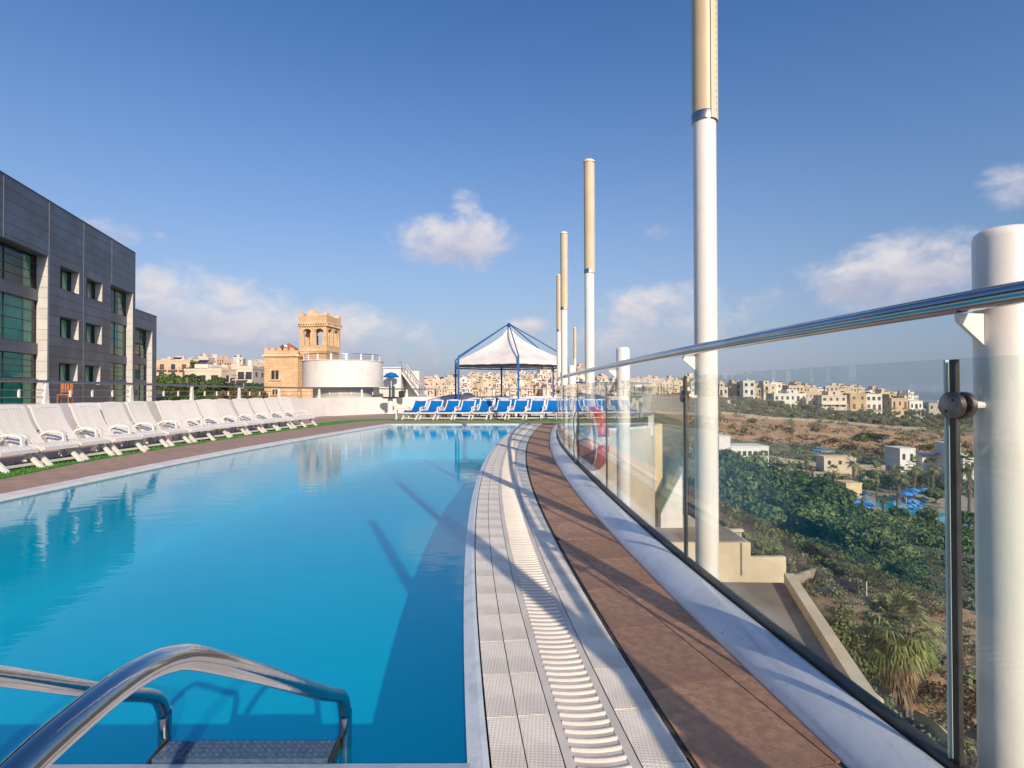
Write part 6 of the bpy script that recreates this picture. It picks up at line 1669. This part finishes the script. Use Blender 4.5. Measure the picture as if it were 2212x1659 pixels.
for k in range(26):
    px = 1808+rt.random()*66 if k < 18 else 1940+rt.random()*55; d = rt.uniform(101, 121) if k < 18 else rt.uniform(118, 124); 
    if k < 18: py = 1058+rt.random()*36
    x = T(px, d); g = empty('parasol', (x, d, RPZ+2.2), 0, label='blue parasol among the sunbeds '+('left of the resort pool' if k < 18 else 'behind the resort pool'), cat='parasol', group='blue resort parasols '+('left' if k < 18 else 'behind'))
    link('canopy', par_m, None, g); link('pole', pol_m, None, g)
for k in range(46):
    px = 1806+rt.random()*70 if k < 30 else 1935+rt.random()*65; d = rt.uniform(99, 121) if k < 30 else rt.uniform(113, 122)
    o = link('sunbed', bed_m, None, None, (T(px, d), d, RPZ), rt.uniform(-.4, .4)); tag(o, 'tiny blue sunbed '+('left of the resort pool' if k < 30 else 'behind the resort pool'), 'sunbed', 'resort sunbeds '+('left' if k < 30 else 'behind'))

# ------------------------------------------------------------------ hillside town: small houses, shared meshes
SM = []
def small_house_mesh(seed, color):
    q = random.Random(seed); w = q.uniform(6, 10.5); dp = q.uniform(7, 10); H = q.choice((5.5, 7.5, 9.5)); m = MB()
    m.b2(-w/2, w/2, 0, dp, -9, H); m.b2(-w/2-.1, w/2+.1, -.1, .15, H+.003, H+.8)
    ux = q.uniform(-w*.25, w*.25); uw_ = w*q.uniform(.25, .5)
    if q.random() < .8: m.b2(ux-uw_/2, ux+uw_/2, 2, dp-1, H+.003, H+2.7)
    if q.random() < .5: m.b2(-w/2-2.5, -w/2-.01, 1.5, dp, -9, H-3)
    nw = max(2, int(w/2.2)); st = int(H/3)
    for s in range(st):
        for i in range(nw):
            if q.random() < .85:
                x = -w/2+w*(i+.5)/nw; z = .9+s*3.1; tl = q.random() < .35; m.b2(x-.5, x+.5, -.06, -.01, z-(.8 if tl else 0), z+1.4, 1)
        if q.random() < .35: bx = q.uniform(-w/4, w/4); m.b2(bx-1.6, bx+1.6, -1.1, -.065, s*3.1+3.0, s*3.1+3.9, 0)
    for i in range(3): m.b2(w/2+.01, w/2+.05, 1+i*2.3, 2+i*2.3, H*.5, H*.5+1.4, 1); m.b2(-w/2-.05, -w/2-.01, 1+i*2.3, 2+i*2.3, H*.5, H*.5+1.4, 1)
    if q.random() < .7: tx_ = q.uniform(-w*.35, w*.35); m.box((tx_, 1.2, H+1.4), (1.8, .9, .08), M=Matrix.Rotation(R(35), 3, 'X'), mi=1)
    me = m.mesh('house_shell'); me.materials.append(stucco[color]); me.materials.append(win_dark); return me, color, 'two storey' if H < 7 else ('three storey' if H < 9 else 'tall')
colors = ['cream', 'cream', 'white', 'sand', 'pink', 'ochre', 'peach', 'white', 'cream', 'peach', 'sand', 'white']
SM = [small_house_mesh(100+i, colors[i]) for i in range(12)]
def zone_of(px):
    return ('left of the gazebo' if px < 985 else ('under the gazebo roof, left part' if px < 1083 else ('under the gazebo roof, right part' if px < 1200 else ('between the masts behind the handrail' if px < 1340 else 'on the ridge left of the nearest mast'))))
cnt = 0
def put_small(px, d, z=None, sc=1.0, zone=None):
    global cnt
    me, col, st = SM[rt.randrange(12)]; x = T(px, d); z = TZ(x, d) if z is None else z; zn = zone or zone_of(px)
    o = link('house', me, None, None, (x, d, z+rt.uniform(-.5, .5)), R(rt.uniform(-25, 25))); s = sc*rt.uniform(.8, 1.1); o.scale = (s, s, s*rt.uniform(.85, 1.1)); cnt += 1
    tag(o, f'{st} {col} house of the hillside town {zn}', 'house', f'{st} {col} houses {zn}')
for r_ in range(10):
    d = 440*1.082**r_; px = 835+rt.uniform(0, 8)
    while px < 1262:
        if not (r_ in (8, 9) and 905 < px < 1010): put_small(px, d*(1+rt.uniform(-.02, .02)), sc=1.0+r_*.09)
        px += 11.2*1180/d*(1+r_*.08)*rt.uniform(.85, 1.25)*.95
for r_ in range(6):
    d = 390*1.10**r_; px = 1262+rt.uniform(0, 12)
    while px < 1560-r_*4:
        put_small(px, d*(1+rt.uniform(-.03, .03)), sc=.95+r_*.05); px += 12.5*1180/d*rt.uniform(.9, 1.5)
for r_ in range(3):
    d = 420*1.25**r_; px = 352+rt.uniform(0, 10)
    while px < 640:
        put_small(px, d*(1+rt.uniform(-.04, .04)), zone='between the dark hotel and the villa', sc=1.0+.2*r_); px += 15*1180/d*rt.uniform(.9, 1.5)
for k in range(46):
    put_small(1500+k*10.5+rt.uniform(-8, 8), 330+rt.uniform(0, 110), sc=.85, zone='behind the ridge villas at right')
# town trees
for i, (px, d, s) in enumerate([(935, 800, 9), (950, 790, 9), (962, 810, 10), (975, 800, 11), (984, 790, 12), (920, 820, 9), (996, 800, 10), (1008, 810, 9), (1024, 830, 8), (905, 560, 5), (1040, 830, 6), (1175, 560, 7), (1182, 570, 7), (1190, 560, 7), (1150, 520, 5), (1166, 600, 5)]):
    put_tree('dark' if i % 3 else 'olive', T(px, d), d, s, 'dark rounded tree on the skyline '+('left of the gazebo' if px < 985 else ('under the gazebo roof, left' if px < 1083 else 'beside the right gazebo post')), 'skyline trees '+('left' if px < 985 else ('middle' if px < 1083 else 'right')), zsc=.8)
for i in range(26):
    px = 850+rt.random()*700; d = rt.uniform(430, 800)
    put_tree('darkbush', T(px, d), d, rt.uniform(2, 4), 'small dark garden tree of the hillside town '+zone_of(px), 'garden trees of the town '+zone_of(px), zsc=1.2)
# left greenery by the wall
def z_from(py, px, d): return D(px, py, d).z
for (px, ytop, d, s, k, lab) in [(360, 800, 95, 2.6, 'mid', 'yellow green leafy tree just right of the dark hotel'), (378, 812, 85, 2.2, 'mid', 'lighter leafy tree beside the first one right of the dark hotel'), (350, 815, 80, 2.0, 'dark', 'darker tree half behind the hotel corner'),
        (398, 812, 90, 2.4, 'dark', 'dark tree before the left end of the large cream house'), (440, 822, 86, 1.9, 'dark', 'dark bush top before the middle of the large cream house'), (458, 818, 92, 2.0, 'dark', 'dark tree before the right half of the large cream house'),
        (500, 826, 96, 1.5, 'mid', 'green shrub under the brownish loggia'), (556, 828, 88, 2.2, 'dark', 'dark tree left of the villa'), (543, 836, 84, 1.8, 'dark', 'dark shrub by the plain cream house')]:
    t_ = z_from(ytop, px, d); put_tree(k, T(px, d), d, s, lab, 'trees between hotel and villa', z=t_-s*2.0)
# conifer behind the cream house
d = 140; x = T(417, d); zt = D(417, 777, d).z; pn = empty('pine_tree', (x, d, zt-10), label='dark conifer rising behind the large cream house', cat='tree')
lob = [(0, 0, 9.0, .7), (.2, .1, 8.0, 1.1), (-.4, 0, 7.0, 1.5), (.5, .3, 6.2, 1.6), (-.3, -.2, 5.2, 1.9), (.3, 0, 4.2, 2.0)]
link('crown', cloud_mesh('crown', 1500, lob, .24, 5, leaf_dark), None, pn); MB().tube([(0, 0, 0), (0, 0, 8.5)], [.3, .08], 6).build('trunk', bark, pn)
# clipped hedges
def hedge_obj(px0, px1, ytop, ybot, d, mt, label, seed):
    a, b = D(px0, ytop, d), D(px1, ybot, d); w = b.x-a.x; h = a.z-b.z; q = np.random.RandomState(seed); n = int(max(1500, w*260))
    c = np.stack([q.uniform(-w/2, w/2, n), q.uniform(-.6, .6, n), h*q.rand(n)**.8+.12*np.sin(q.uniform(-w/2, w/2, n))], -1); nr_ = q.normal(size=(n, 3)); nr_ /= np.linalg.norm(nr_, axis=1)[:, None]
    a_ = np.cross(nr_, q.normal(size=(n, 3))); a_ /= np.linalg.norm(a_, axis=1)[:, None]; b_ = np.cross(nr_, a_); s = .13
    v = np.stack([c-a_*s-b_*s*.6, c+a_*s-b_*s*.6, c+a_*s+b_*s*.6, c-a_*s+b_*s*.6], 1).reshape(-1, 3)
    me = bpy.data.meshes.new('hedge'); me.from_pydata(v.tolist(), [], np.arange(n*4).reshape(-1, 4).tolist()); me.materials.append(mt)
    g = empty('hedge', ((a.x+b.x)/2, d, b.z), 0, label=label, cat='hedge'); link('foliage', me, None, g); MB().b2(-w/2+.2, w/2-.2, -.35, .35, 0, h*.8).build('inner_mass', leaf_dark, g)
hedge_obj(364, 456, 832, 866, 46, leaf_dark, 'long dark green hedge behind the wall railing, right of the dark hotel', 1)
hedge_obj(478, 571, 849, 864, 44, leaf_dry, 'reddish brown clipped hedge behind the wall railing, left of the villa', 2)
m = MB(); P = [Vector((-60, 31)), Vector((-9.9, 31)), Vector((-9, 60)), Vector((-60, 60))]
mx = D(450, 868, 45); m.prism(P, -12, -.6); tag(m.build('street_level_terrace', wall_cream), 'cream flat roofed block just beyond the left wall, under the hedges', 'building')

# ------------------------------------------------------------------ the air
hm = bpy.data.materials.new('thin haze'); hm.use_nodes = True; t = NT(hm.node_tree); t.n.remove(t.n['Principled BSDF'])
pv = t.new('ShaderNodeVolumePrincipled'); pv.inputs['Color'].default_value = (.80, .87, 1.0, 1); pv.inputs['Density'].default_value = .00010; pv.inputs['Anisotropy'].default_value = .2
t.link(pv.outputs[0], t.n['Material Output'].inputs['Volume'])
m = MB().b2(-12500, 12500, -12500, 12500, -75, 62); tag(m.build('haze', hm), kind='stuff')
